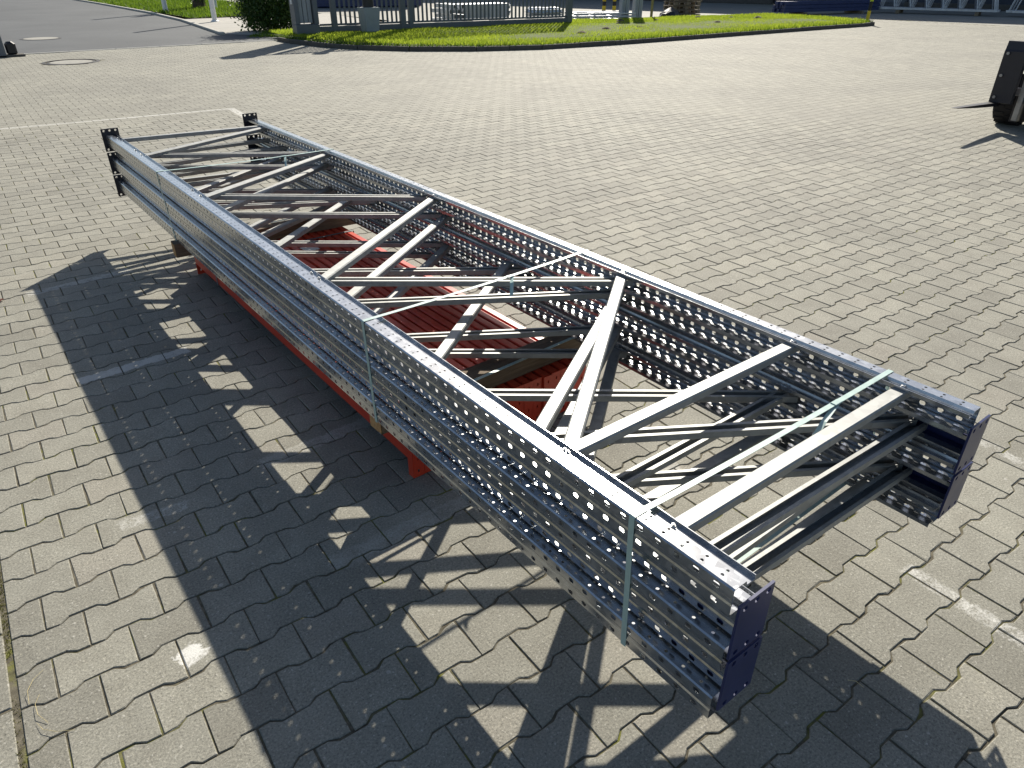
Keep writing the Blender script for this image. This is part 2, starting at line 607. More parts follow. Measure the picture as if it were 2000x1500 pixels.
# joint sand under the pavers carries the pavers as its parts
PAVE_POLY = [(-9.0, -2.0), (30.0, -2.0), (30.0, 20.6), (-9.0, 20.6)]
pavement = sheet('pavement', PAVE_POLY, -0.0036, M_JOINT, 'yard of interlocking beige concrete pavers with dark mossy joints', 'pavement')

sheet('asphalt_road', [(-14, 20.62), (8.75, 20.62), (8.7, 22.05), (7.42, 23.35), (8.25, 30.0), (8.62, 36.0), (8.75, 60.0), (8.6, 120), (-14, 120)], 0.004, M_ASPH,
      'grey asphalt road leading away at the upper left', 'road')
sheet('footway', [(7.42, 23.3), (8.6, 22.0), (14.0, 26.0), (14.5, 31.5), (8.35, 31.0)], 0.012, M_SIDE, 'pale concrete footway between road and shrub', 'footway')
sheet('rear_yard', [(8.2, 21.75), (30.0, 20.62), (30.05, -40), (140, -40), (140, 130), (14.5, 130), (14.5, 26.0), (8.6, 22.0)], -0.004, M_FAR,
      'sunlit and shaded paving of the storage yard beyond the gate', 'yard')
sheet('left_yard', [(-60, -40), (30.0, -40), (30.0, -2.02), (-9.02, -2.02), (-9.02, 20.6), (-60, 20.6)], -0.004, M_FAR, 'paving of the yard beside and behind the viewer', 'yard')

# ---- pavers -------------------------------------------------------
PA = math.radians(-2.0)
PER, PIT, AMP, GAP = 0.2011, 0.1395, 0.0085, 0.0029
ORI = np.array([0.2273, 0.9594]) * 1.707 + np.array([0.0, 0.0])
uax = np.array([math.cos(PA), math.sin(PA)])
vax = np.array([-math.sin(PA), math.cos(PA)])


def paver_outline(inset):
    h = PER / 2
    a, b = 0.063, 0.037
    top = [(-h + inset, PIT / 2 + AMP - inset), (-a - inset * .3, PIT / 2 + AMP - inset), (-b - inset * .3, PIT / 2 - AMP - inset),
           (b + inset * .3, PIT / 2 - AMP - inset), (a + inset * .3, PIT / 2 + AMP - inset), (h - inset, PIT / 2 + AMP - inset)]
    pts = top + [(-x, -y) for x, y in top]
    return np.array(pts)[::-1]          # ccw


O_OUT, O_IN = paver_outline(GAP), paver_outline(GAP + 0.0022)


def paver_block(full):
    n = 12
    if full:
        rings = [(O_OUT, -0.009), (O_OUT, -0.0018), (O_IN, 0.0)]
    else:
        rings = [(O_OUT, -0.009), (O_OUT, -0.0003)]
    V = np.concatenate([np.c_[r, np.full(n, z)] for r, z in rings])
    F = []
    for k in range(len(rings) - 1):
        for i in range(n):
            j = (i + 1) % n
            F.append((k * n + i, k * n + j, k * n + n + j, k * n + n + i))
    top = (len(rings) - 1) * n
    F.append(tuple(top + i for i in range(n)))
    return V, F


EDGE_N = np.array([math.cos(PA), math.sin(PA)])
EDGE_D = float(EDGE_N @ np.array([-0.295, 2.0]))
# candidate stones
rr = np.arange(-30, 190)
cc = np.arange(-60, 170)
RRg, CCg = np.meshgrid(rr, cc, indexing='ij')
off = np.where(RRg % 2 == 0, 0.0, 0.5)
cen = ORI + ((CCg + off) * PER)[..., None] * uax + (RRg * PIT)[..., None] * vax
cen = cen.reshape(-1, 2)
P3 = np.c_[cen, np.zeros(len(cen))]
sx, sy, dep = project(P3)
dist = np.hypot(cen[:, 0], cen[:, 1])
marg = 1.6 * FPX / np.maximum(dep, 0.3)
vis = (dep > 0.25) & (sx > -marg) & (sx < 2000 + marg) & (sy > -marg) & (sy < 1500 + marg)
near = dist < 3.2
inyard = (cen[:, 1] < 20.53) & (cen[:, 0] < 29.8) & (cen[:, 1] > -1.8) & (cen[:, 0] > -8.8)
isl = polygon_mask(cen[:, 0], cen[:, 1], ISLAND)
edge_ok = (cen @ EDGE_N) > EDGE_D + PER * 0.5 + 0.002
mh = np.hypot(cen[:, 0] - 2.646, cen[:, 1] - 18.281) < 0.55
base_ok = (vis | (near & (dep > -0.2))) & inyard & ~isl & ~mh & (dist < 37)
ed = cen @ EDGE_N - EDGE_D
edge_c = cen[base_ok & ~edge_ok & (ed > -PER * 0.5)]
keep = base_ok & edge_ok
cen, sx, sy, dep, dist = cen[keep], sx[keep], sy[keep], dep[keep], dist[keep]
# the 300 that show largest: inside the frame, not behind the stack
inframe = (sx > 10) & (sx < 1990) & (sy > 10) & (sy < 1490)
hidden = polygon_mask(sx, sy, [(200, 250), (1470, 1125), (1500, 1140), (1400, 1400), (1370, 1390), (230, 380)])
order = np.argsort(np.where(inframe & ~hidden, dep, 1e6))
sel = np.zeros(len(cen), bool)
sel[order[:270]] = True

Vf, Ff = paver_block(True)
NVAR = 12
variants = []
for i in range(NVAR):
    me = bpy.data.meshes.new('paver')
    Vv = Vf.copy()
    # chipped / rounded corners and slightly uneven arrises
    jit = RNG.normal(0, 0.0013, (12, 2))
    for k in range(3):
        Vv[k * 12:(k + 1) * 12, :2] += jit
    Vv[24:, :2] += RNG.normal(0, 0.0008, (12, 2))
    Vv[12:24, 2] -= np.abs(RNG.normal(0, 0.0006, 12))
    me.from_pydata([tuple(p) for p in Vv], [], Ff)
    me.materials.append(M_PAVER)
    at = me.attributes.new('tone', 'FLOAT', 'POINT')
    at.data.foreach_set('value', np.full(len(Vv), float((i + 0.5) / NVAR), np.float32))
    variants.append(me)
for i in np.where(sel)[0]:
    o = bpy.data.objects.new('paver', variants[int(RNG.integers(NVAR))])
    fl = math.pi if RNG.random() < 0.5 else 0.0
    o.location = (cen[i, 0], cen[i, 1], float(RNG.normal(0, 0.0006)))
    o.rotation_euler = (float(RNG.normal(0, 0.0025)), float(RNG.normal(0, 0.0025)), PA + fl + float(RNG.normal(0, 0.004)))
    o.parent = pavement
    C.objects.link(o)


def field(name, idx, full):
    V, F = paver_block(full)
    n, nv = len(idx), len(V)
    ca, sa = math.cos(PA), math.sin(PA)
    th = PA + RNG.normal(0, 0.004, n)
    ca, sa = np.cos(th), np.sin(th)
    sc_ = 1.0 if full else 0.35
    tx, ty = RNG.normal(0, 0.0022 * sc_, n), RNG.normal(0, 0.0022 * sc_, n)
    dz = RNG.normal(0, 0.0006 * sc_, n)
    jit = np.tile(RNG.normal(0, 0.0009, (n, 12, 2)), (1, nv // 12, 1))
    x = V[None, :, 0] + jit[..., 0]
    y = V[None, :, 1] + jit[..., 1]
    z = V[None, :, 2] + x * tx[:, None] + y * ty[:, None] + dz[:, None]
    X = x * ca[:, None] - y * sa[:, None] + cen[idx, 0][:, None]
    Y = x * sa[:, None] + y * ca[:, None] + cen[idx, 1][:, None]
    co = np.stack([X, Y, z], -1).reshape(-1, 3).astype(np.float32)
    fl = np.concatenate([np.array(f) for f in F])
    tot = np.array([len(f) for f in F])
    loops = (fl[None, :] + (np.arange(n) * nv)[:, None]).reshape(-1).astype(np.int32)
    tots = np.tile(tot, n).astype(np.int32)
    starts = np.concatenate([[0], np.cumsum(tots)[:-1]]).astype(np.int32)
    me = bpy.data.meshes.new(name)
    me.vertices.add(len(co))
    me.vertices.foreach_set('co', co.reshape(-1))
    me.loops.add(len(loops))
    me.loops.foreach_set('vertex_index', loops)
    me.polygons.add(len(tots))
    me.polygons.foreach_set('loop_start', starts)
    me.polygons.foreach_set('loop_total', tots)
    me.update(calc_edges=True)
    at = me.attributes.new('tone', 'FLOAT', 'POINT')
    at.data.foreach_set('value', np.repeat((0.5 + (RNG.random(n) - 0.5) * (0.85 if full else 0.6)).astype(np.float32), nv))
    me.polygons.foreach_set('use_smooth', np.zeros(len(tots), bool))
    me.materials.append(M_PAVER)
    o = link(name, me, pavement)
    o['kind'] = 'stuff'
    return o


rest = ~sel
NEARF = np.where(rest & (dist < 10.5))[0]
FARF = np.where(rest & (dist >= 10.5))[0]
field('paver_field', np.concatenate([NEARF]), True)
field('far_paver_field', FARF, False)

# stones cut along the straight left edge
def clip(poly, nx, d):
    out = []
    for i in range(len(poly)):
        a, b = poly[i], poly[(i + 1) % len(poly)]
        da, db = a[0] * nx[0] + a[1] * nx[1] - d, b[0] * nx[0] + b[1] * nx[1] - d
        if da >= 0:
            out.append(a)
        if da * db < 0:
            t = da / (da - db)
            out.append((a[0] + (b[0] - a[0]) * t, a[1] + (b[1] - a[1]) * t))
    return out


edge_c = edge_c[np.argsort(np.hypot(edge_c[:, 0], edge_c[:, 1]))]
for q in edge_c[:75]:
    dl = EDGE_D + 0.004 - float(q @ EDGE_N)
    lo_, hi_ = clip([tuple(p) for p in O_OUT], (1, 0), dl), clip([tuple(p) for p in O_IN], (1, 0), dl + 0.002)
    if len(lo_) < 4 or len(lo_) != len(hi_):
        continue
    m = len(lo_)
    mb = MB()
    mb.add([(x, y, -.009) for x, y in lo_] + [(x, y, -.0018) for x, y in lo_] + [(x, y, 0) for x, y in hi_],
           [(k * m + i, k * m + (i + 1) % m, k * m + m + (i + 1) % m, k * m + m + i) for k in range(2) for i in range(m)] + [tuple(2 * m + i for i in range(m))])
    o = mb.build('paver', M_PAVER, pavement)
    at = o.data.attributes.new('tone', 'FLOAT', 'POINT')
    at.data.foreach_set('value', np.full(len(o.data.vertices), float(RNG.random()) * .6, np.float32))
    o.location = (q[0], q[1], float(RNG.normal(0, 0.0006)))
    o.rotation_euler = (0, 0, PA)

# straight edging slabs along the left margin
mb = MB()
slab_me = None
sl_u = 0.30
for k in range(14):
    c = np.array([-0.295, 2.0]) - uax * (0.16) + vax * (k * 0.302 - 1.6)
    m2 = MB().box((0, 0, -0.021), (0.29, 0.294, 0.042), bevel=0.003)
    if slab_me is None:
        slab_me = m2.mesh('edging_slab', M_PAVER)
        at = slab_me.attributes.new('tone', 'FLOAT', 'POINT')
        at.data.foreach_set('value', np.full(len(slab_me.vertices), 0.35, np.float32))
    link('edging_slab', slab_me, pavement, (c[0], c[1], float(RNG.normal(0, 0.0012))), (0, 0, PA))
for k in range(14):
    c = np.array([-0.295, 2.0]) - uax * (0.463) + vax * (k * 0.302 - 1.45)
    link('edging_slab', slab_me, pavement, (c[0], c[1], float(RNG.normal(0, 0.0012))), (0, 0, PA))

# manhole in the pavers
mhr = empty('manhole_cover', (2.646, 18.281, -0.006))
tag(mhr, 'round manhole with pale concrete lid and dark iron ring in the pavers', 'manhole')
MB().lathe([(0.54, -0.03), (0.54, 0.010), (0.47, 0.014), (0.47, -0.03)], seg=40).build('ring', M_IRON, mhr)
MB().lathe([(0.445, -0.03), (0.445, 0.006), (0.41, 0.010), (0.41, -0.03)], seg=40).build('inner_ring', M_IRON, mhr)
MB().lathe([(0.40, -0.03), (0.40, 0.006), (0.38, 0.010), (0.0, 0.012)], seg=40).build('lid', M_LIDC, mhr)
mhr = empty('road_manhole', (3.03, 24.83, 0.004))
tag(mhr, 'pale round manhole lid set in the asphalt road', 'manhole')
MB().lathe([(0.50, -0.03), (0.50, 0.006), (0.43, 0.008), (0.43, -0.02)], seg=32).build('ring', M_IRON, mhr)
MB().lathe([(0.42, -0.03), (0.42, 0.010), (0.0, 0.014)], seg=32).build('lid', M_LIDC, mhr)

# ---- grass island -----------------------------------------------------
isl_root = tag(empty('grass_island', (17, 17, 0)), kind='structure')
mb = MB()
cx, cy = 17.0, 17.2
ring0 = ISLAND
inner = [(x + (cx - x) * 0.02, y + (cy - y) * 0.06) for x, y in ring0]
top = [(x + (cx - x) * 0.15, y + (cy - y) * 0.4) for x, y in ring0]
n = len(ring0)
mb.add([(x, y, 0.085) for x, y in inner] + [(x, y, 0.16) for x, y in top] + [(cx, cy, 0.2)],
       [(i, (i + 1) % n, n + (i + 1) % n, n + i) for i in range(n)] + [(n + i, n + (i + 1) % n, 2 * n) for i in range(n)])
soil = link('lawn_soil', mb.mesh('lawn_soil', M_SOIL, weld=True))
soil.parent = isl_root
soil.matrix_parent_inverse = isl_root.matrix_world.inverted()
soil.location = (-17, -17, 0)
soil.matrix_parent_inverse = Matrix.Identity(4)


def lawn_z(x, y):
    return 0.10 + 0.06 * np.clip((np.minimum(y - 13.9, 6)) / 3.0, 0, 1)


# kerb stones along the front edge
def resample(poly, step):
    out = []
    for (x1, y1), (x2, y2) in zip(poly[:-1], poly[1:]):
        L = math.hypot(x2 - x1, y2 - y1)
        m = max(1, round(L / step))
        for i in range(m):
            out.append(((x1 + (x2 - x1) * i / m, y1 + (y2 - y1) * i / m), (x1 + (x2 - x1) * (i + 1) / m, y1 + (y2 - y1) * (i + 1) / m)))
    return out


kr = tag(empty('kerb', (17, 14, 0)), 'dark concrete kerb curving round the front of the grass island', 'kerb')
for (a, b) in resample(KERB, 1.0):
    L = math.hypot(b[0] - a[0], b[1] - a[1])
    ang = math.atan2(b[1] - a[1], b[0] - a[0])
    o = MB().box((0, 0, 0.045), (L - 0.012, 0.09, 0.11), bevel=0.012).build('kerb_stone', M_KERB, kr)
    o.location = ((a[0] + b[0]) / 2 - 17, (a[1] + b[1]) / 2 - 14, float(RNG.normal(0, 0.004)))
    o.rotation_euler = (0, 0, ang)


def blades(name, poly, count, hmin, hmax, mat, zf, label, width=0.012, excl=None):
    xs = [p[0] for p in poly]
    ys = [p[1] for p in poly]
    bx = RNG.uniform(min(xs), max(xs), count * 3)
    by = RNG.uniform(min(ys), max(ys), count * 3)
    ok = polygon_mask(bx, by, poly)
    bx, by = bx[ok][:count], by[ok][:count]
    m = len(bx)
    bz = zf(bx, by)
    patch = 0.5 + 0.5 * np.sin(bx * 1.7 + 1.3 * np.sin(by * 2.1)) * np.cos(by * 1.9 + bx * 0.6)
    h = RNG.uniform(hmin, hmax, m) * (0.65 + 0.6 * patch)
    th = RNG.uniform(0, 2 * math.pi, m)
    wd = width * RNG.uniform(0.6, 1.5, m)
    lx, ly = RNG.normal(0, 0.4, m) * h, RNG.normal(0, 0.4, m) * h
    ax, ay = np.cos(th) * wd, np.sin(th) * wd
    co = np.stack([np.stack([bx - ax, by - ay, bz - 0.01], -1), np.stack([bx + ax, by + ay, bz - 0.01], -1), np.stack([bx + lx, by + ly, bz + h], -1)], 1)
    me = bpy.data.meshes.new(name)
    me.vertices.add(m * 3)
    me.vertices.foreach_set('co', co.reshape(-1).astype(np.float32))
    me.loops.add(m * 3)
    me.loops.foreach_set('vertex_index', np.arange(m * 3, dtype=np.int32))
    me.polygons.add(m)
    me.polygons.foreach_set('loop_start', (np.arange(m) * 3).astype(np.int32))
    me.polygons.foreach_set('loop_total', np.full(m, 3, np.int32))
    me.update(calc_edges=True)
    at = me.attributes.new('tone', 'FLOAT', 'POINT')
    tn = np.clip(RNG.normal(0.5, 0.22, m) + 0.35 * (patch - 0.5), 0, 1).astype(np.float32)
    at.data.foreach_set('value', np.repeat(tn, 3))
    me.materials.append(mat)
    return tag(link(name, me), label, 'grass', None, 'stuff')


blades('island_grass', [(x + (cx - x) * 0.012, y + (cy - y) * 0.02) for x, y in ISLAND], 110000, 0.03, 0.075, M_GRASS, lawn_z,
       'bright short grass covering the kerbed island', 0.011)
# longer fringe leaning over the kerb
fr = []
for (a, b) in resample(KERB, 0.5):
    fr.append(a)
fringe_poly = KERB + [(x + (cx - x) * 0.02, y + 0.22) for x, y in KERB[::-1]]
blades('kerb_grass', fringe_poly, 15000, 0.05, 0.15, M_VERGE, lambda x, y: 0.09 + 0 * x, 'rough dark grass fringe along the kerb of the island', 0.012)

# molehills
_ml = [16.1, 17.9, 18.7, 17.4, 21.0, 20.1, 24.0, 22.6, 14.6, 23.4]
_rank = {x: k for k, x in enumerate(sorted(_ml))}
_ow = ['leftmost', 'second', 'third', 'fourth', 'fifth', 'sixth', 'seventh', 'eighth', 'ninth', 'rightmost']
MOLE = [f"{_ow[_rank[x]]} small dark molehill{'' if _rank[x] in (0, 9) else ' from the left'} on the grass island" for x in _ml]
for i, (px_, py_, r) in enumerate([(16.1, 16.3, .20), (17.9, 17.6, .16), (18.7, 18.3, .22), (17.4, 16.2, .18), (21.0, 16.2, .18), (20.1, 18.0, .14), (24.0, 16.8, .2), (22.6, 18.3, .16), (14.6, 15.7, .2), (23.4, 17.5, .14)]):
    mb = MB()
    rings = [(1.0, 0.0), (0.8, 0.35), (0.5, 0.75), (0.2, 1.0)]
    vs, fs = [], []
    for k, (q, hh) in enumerate(rings):
        for s in range(12):
            t = 2 * math.pi * s / 12
            j = 1 + random.uniform(-0.25, 0.25)
            vs.append((q * r * math.cos(t) * j, q * r * 0.8 * math.sin(t) * j, hh * r * 0.36 * random.uniform(0.8, 1.15) - 0.01))
    for k in range(3):
        for s in range(12):
            u = (s + 1) % 12
            fs.append((k * 12 + s, k * 12 + u, k * 12 + 12 + u, k * 12 + 12 + s))
    fs.append(tuple(36 + s for s in range(12)))
    mb.add(vs, fs)
    o = mb.build('molehill', M_EARTH, smooth=True)
    o.location = (px_, py_, float(lawn_z(np.array(px_), np.array(py_))) + 0.02)
    tag(o, MOLE[i], 'molehill', 'molehills on the grass island')

# ---- verge beyond the road and road kerb ----------------------------------
VERGE = [(8.95, 31.2), (13.6, 31.8), (14.4, 34), (14.4, 60), (9.0, 60)]
sheet('verge_soil', VERGE, 0.03, M_SOIL, 'soil under the roadside verge', 'verge')
blades('verge_grass', VERGE, 30000, 0.06, 0.2, M_VERGE, lambda x, y: 0.03 + 0 * x, 'long grass of the verge beside the asphalt road', 0.025)
rk = tag(empty('road_kerb', (8.5, 36, 0)), 'pale kerb line along the right edge of the asphalt road', 'kerb')
for (a, b) in resample([(7.42, 23.2), (8.27, 30.0), (8.64, 36.0), (8.8, 46.0), (8.8, 60)], 1.0):
    L = math.hypot(b[0] - a[0], b[1] - a[1])
    o = MB().box((0, 0, 0.02), (L - 0.01, 0.14, 0.10), bevel=0.015).build('kerb_stone', M_KERBL, rk)
    o.location = ((a[0] + b[0]) / 2 - 8.5, (a[1] + b[1]) / 2 - 36, 0)
    o.rotation_euler = (0, 0, math.atan2(b[1] - a[1], b[0] - a[0]))
rk = tag(empty('flush_edging', (0, 20.6, 0)), 'flush pale edging strip between the pavers and the asphalt', 'edging')
for i in range(17):
    MB().box((-8.5 + i * 1.0, 0.0, -0.03), (0.985, 0.10, 0.08), bevel=0.008).build('edging_stone', M_KERBL, rk)


# ================================================================== UPRIGHT FRAMES
PL, PH, PD = 5.279, 0.070, 0.066       # post length, height (lying), depth
ZT = PH / 2
NC = 105


def make_post_mesh():
    mb = MB()
    p = 0.05
    y0 = (PL - NC * p) / 2
    prof = [(PD, ZT, PD, ZT - .011), (PD, ZT - .011, .041, ZT - .011), (.041, ZT - .011, .0365, ZT), ('h2', .0365, .0255), ('h1', .0255, .003), (.003, ZT, .0, ZT - .003)]
    for k in range(-1, NC + 1):
        ya, ln = (0.0, y0) if k == -1 else ((PL - y0, y0) if k == NC else (y0 + k * p, p))
        hl = 0 <= k < NC
        U = Vector((0, ln, 0))
        for sgn in (1, -1):
            for s in prof:
                if s[0] == 'h1':
                    O = Vector((s[1], ya, ZT * sgn))
                    cell(mb, O, U, (s[2] - s[1], 0, 0), OCT if hl else None, 0.0043, 0.0043)
                elif s[0] == 'h2':
                    O = Vector((s[1], ya, ZT * sgn))
                    cell(mb, O, U, (s[2] - s[1], 0, 0), OCT if hl else None, 0.0037, 0.0037, 0.5, 0.5)
                else:
                    O = Vector((s[0], ya, s[1] * sgn))
                    cell(mb, O, U, (s[2] - s[0], 0, (s[3] - s[1]) * sgn))
            # web band with slots
            O = Vector((0, ya, (ZT - .003) * sgn))
            cell(mb, O, U, (0, 0, -(ZT - .003 - .009) * sgn), HEXH if hl else None, 0.0085, 0.0065, 0.5, 0.52)
            cell(mb, (0, ya, .009 * sgn), U, (.002, 0, -.005 * sgn))
            cell(mb, (.002, ya, .004 * sgn), U, (0, 0, -.004 * sgn))
    return mb.mesh('post', M_GALV, solid=0.0018, offset=0.0)


POST_ME = make_post_mesh()


def brace_mesh(L):
    w, h, t, lip = 0.042, 0.024, 0.0022, 0.011
    a = w / 2
    # C outline: web on top, open below, lips turned in
    poly = [(-a + lip, 0), (-a, 0), (-a, h - .004), (-a + .004, h), (a - .004, h), (a, h - .004), (a, 0), (a - lip, 0), (a - lip, t), (a - t, t), (a - t, h - t), (-a + t, h - t), (-a + t, t), (-a + lip, t)]
    mb = MB()
    mb.prism(poly, -L / 2, L / 2, 'Y')
    return mb.mesh('brace', M_BRACE)


def bolt_mesh():
    mb = MB()
    mb.lathe([(0.0085, 0.0), (0.0085, 0.0015), (0.0, 0.0015)], seg=10)
    mb.lathe([(0.0062, 0.0015), (0.0062, 0.006), (0.0055, 0.0068), (0.0, 0.007)], seg=6)
    mb.lathe([(0.0036, 0.006), (0.0036, 0.0105), (0.0, 0.011)], seg=8)
    return mb.mesh('bolt', M_ZINC)


BOLT_ME = bolt_mesh()


def plate_mesh(mat):
    """base plate in x-z, holes along two edges, thickness in y"""
    mb = MB()
    W, Hh = 0.112, 0.150
    rows = [(-Hh / 2, -Hh / 2 + .026, True), (-Hh / 2 + .026, Hh / 2 - .026, False), (Hh / 2 - .026, Hh / 2, True)]
    for (z0, z1, ho) in rows:
        for i in range(3):
            x0 = -W / 2 + i * W / 3
            cell(mb, (x0, 0, z0), (W / 3, 0, 0), (0, 0, z1 - z0), OCT if ho else None, 0.0075, 0.0075)
    return mb.mesh('base_plate', mat, solid=0.006, offset=0.0)


PLATE_FAR, PLATE_NEAR = plate_mesh(M_BLACKP), plate_mesh(M_NAVY)


def bracket_mesh(mat):
    """U-shaped shoe inside the post behind the base plate (x inward from web, y from plate, z +-)"""
    mb = MB()
    for L in (0.17,):
        mb.box((0.0075, -L / 2, 0), (0.003, L, 0.058))
        mb.box((0.030, -L / 2 + .004, 0.0275), (0.040, L - .008, 0.003))
        mb.box((0.030, -L / 2 + .004, -0.0275), (0.040, L - .008, 0.003))
    return mb.mesh('shoe', mat)


SHOE_FAR, SHOE_NEAR = bracket_mesh(M_BLACKP), bracket_mesh(M_NAVY)
D = 1.055
YC = 3.1345
BR_A = [('F', 0.690, 0.680), ('F', 1.035, 1.032), ('F', 1.000, 1.800), ('O', 2.527, 1.747), ('F', 2.414, 3.152), ('O', 4.022, 3.203), ('F', 3.839, 4.407), ('O', 5.201, 4.506),
        ('F', 5.023, 5.482), ('F', 5.648, 5.512)]
BR_B = [('F', 0.661, 0.625), ('F', 1.281, 0.648), ('O', 1.184, 1.827), ('F', 2.447, 1.817), ('O', 2.338, 3.080), ('F', 3.920, 3.127), ('O', 3.800, 4.500), ('F', 5.240, 4.450),
        ('F', 5.225, 5.215), ('F', 5.550, 5.550)]
BRACES_A = [(k, yl - YC, yr - YC) for k, yl, yr in BR_A]
BRACES_B = [(k, 3.1275 - yl, 3.1275 - yr) for k, yl, yr in BR_B]


def make_frame(loc, rot, near_plates, label):
    root = empty('upright_frame', loc, rot)
    tag(root, label, 'rack frame', 'upright frames strapped in one stack')
    link('post', POST_ME, root, (-D / 2, -PL / 2, 0))
    link('post', POST_ME, root, (D / 2, PL / 2, 0), (0, 0, math.pi))
    pm, sm = (PLATE_NEAR, SHOE_NEAR) if near_plates else (PLATE_FAR, SHOE_FAR)
    for s in (-1, 1):
        bp = link('base_plate', pm, root, (s * (D / 2 - PD / 2), PL / 2 + 0.006, 0))
        link('shoe', sm, bp, (s * PD / 2, -0.004, 0), (0, 0, 0), None if s < 0 else (-1, 1, 1))
    xl, xr = -D / 2 + 0.022, D / 2 - 0.022
    for kind, yl, yr in (BRACES_B if near_plates else BRACES_A):
        a, b = Vector((xl, yl, 0)), Vector((xr, yr, 0))
        L = (b - a).length
        ang = math.atan2(b.y - a.y, b.x - a.x)
        o = link('brace', brace_mesh(L), root)
        if kind == 'F':
            o.matrix_local = Matrix.Translation(((a + b) / 2) + Vector((0, 0, 0.0005 - (0.0028 if abs(yl - yr) > 0.3 else 0)))) @ Matrix.Rotation(ang - math.pi / 2, 4, 'Z')
        else:
            o.matrix_local = Matrix.Translation(((a + b) / 2) + Vector((0, 0, 0.004))) @ Matrix.Rotation(ang - math.pi / 2, 4, 'Z') @ Matrix.Rotation(math.pi, 4, 'Y')
        for s, q in ((-1, a), (1, b)):
            xb = s * (D / 2 - 0.052)
            yb = a.y + (b.y - a.y) * (xb - a.x) / (b.x - a.x)
            link('bolt', BOLT_ME, root, (xb, yb, ZT - 0.011))
            link('bolt', BOLT_ME, root, (xb, yb, -ZT + 0.011), (math.pi, 0, 0))
    return root


DZ = 0.0785
Z1 = 0.662
XC = 0.917 + D / 2
make_frame((XC, YC, Z1), (0, 0, 0), False, 'galvanised rack upright frame lying topmost of the strapped stack')
make_frame((XC + 0.030, 3.1275, Z1 - DZ), (math.pi, 0, 0), True, 'galvanised rack upright frame second from the top of the strapped stack')
make_frame((XC, YC - .006, Z1 - 2 * DZ), (0, math.pi, 0), False, 'galvanised rack upright frame in the middle of the strapped stack')
make_frame((XC + 0.030, 3.1245, Z1 - 3 * DZ), (math.pi, 0, 0), True, 'galvanised rack upright frame second from the bottom of the strapped stack')
make_frame((XC, YC - .003, Z1 - 4 * DZ), (0, 0, 0), False, 'galvanised rack upright frame lying lowest of the strapped stack')
ZB = Z1 - 4 * DZ - ZT - 0.001     # underside of the stack


# ---- straps ---------------------------------------------------------------
def ribbon(path, w, t):
    """closed or open ribbon: path of (x,y,z) centre points; width along y"""
    mb = MB()
    vs, fs = [], []
    n = len(path)
    P = [Vector(p) for p in path]
    for i, p in enumerate(P):
        d = (P[min(i + 1, n - 1)] - P[max(i - 1, 0)]).normalized()
        side = Vector((0, 1, 0))
        side = (side - side.dot(d) * d).normalized()
        nn = d.cross(side).normalized()
        for a, b in ((-1, -1), (1, -1), (1, 1), (-1, 1)):
            vs.append(p + side * a * w / 2 + nn * b * t / 2)
    for i in range(n - 1):
        for k in range(4):
            l = (k + 1) % 4
            fs.append((i * 4 + k, i * 4 + l, i * 4 + 4 + l, i * 4 + 4 + k))
    fs += [(3, 2, 1, 0), tuple((n - 1) * 4 + k for k in range(4))]
    mb.add(vs, fs)
    return mb


def strap(yl, yr, ybl, label, tail):
    root = empty('packing_strap', (0.917, yl, ZB))
    tag(root, label, 'strap', 'pale straps round the frame stack')
    x0, x1, x2 = 0.9145, 1.9755, 2.0065
    zt = Z1 + ZT + 0.0022
    yb = yr + 0.01
    pts = [(x0, ybl, ZB - .001), (x0, (yl + ybl) / 2, (zt + ZB) / 2), (x0, yl, zt - .003), (x0 + .003, yl, zt), (x0 + .03, yl, zt + 0.0004)]
    for k in range(1, 8):
        t = k / 8
        pts.append((x0 + (x1 - x0) * t, yl + (yr - yl) * t, zt - 0.006 * math.sin(math.pi * t)))
    pts += [(x1 - .03, yr, zt + .0004), (x1 - .003, yr, zt), (x1 + .001, yr, zt - .004), (x2, yb, zt - .075), (x2, yb, ZB + .05), (x1 + .002, yb, ZB + .002), (x1 - .004, yb, ZB - .002), (x0 + .01, ybl, ZB - .003)]
    pts = [(a - 0.917, b - yl, c - ZB) for a, b, c in pts]
    ribbon(pts, 0.0155, 0.0012).build('band', M_STRAP, root)
    a, b = tail
    mid = [(a[i] + b[i]) / 2 + (0.012 if i == 2 else 0) for i in range(3)]
    tp = [(p[0] - 0.917, p[1] - yl, p[2] - ZB) for p in (a, mid, b)]
    ribbon(tp, 0.0145, 0.001).build('loose_tail', M_STRAP, root)
    s = MB().box((a[0] - 0.917 - .01, a[1] - yl, a[2] - ZB + .001), (0.034, 0.0175, 0.004), bevel=.001)
    s.build('weld_seal', M_STRAP, root)


zt_ = Z1 + ZT
strap(0.758, 0.742, 0.741, 'pale green strap round the stack at its near end', ((1.700, 0.745, zt_ - .002), (1.505, 0.705, zt_ - .055)))
strap(1.979, 2.024, 1.959, 'pale strap round the middle of the stack above the near wooden bearer', ((1.56, 2.004, zt_ - .004), (1.50, 1.93, zt_ - .045)))
strap(4.479, 4.406, 4.40, 'thin pale strap round the stack nearest its far end', ((1.66, 4.43, zt_ - .004), (1.60, 4.28, zt_ - .05)))


# ---- wooden bearers -------------------------------------------------------
ZR = 0.226                   # top of red beams


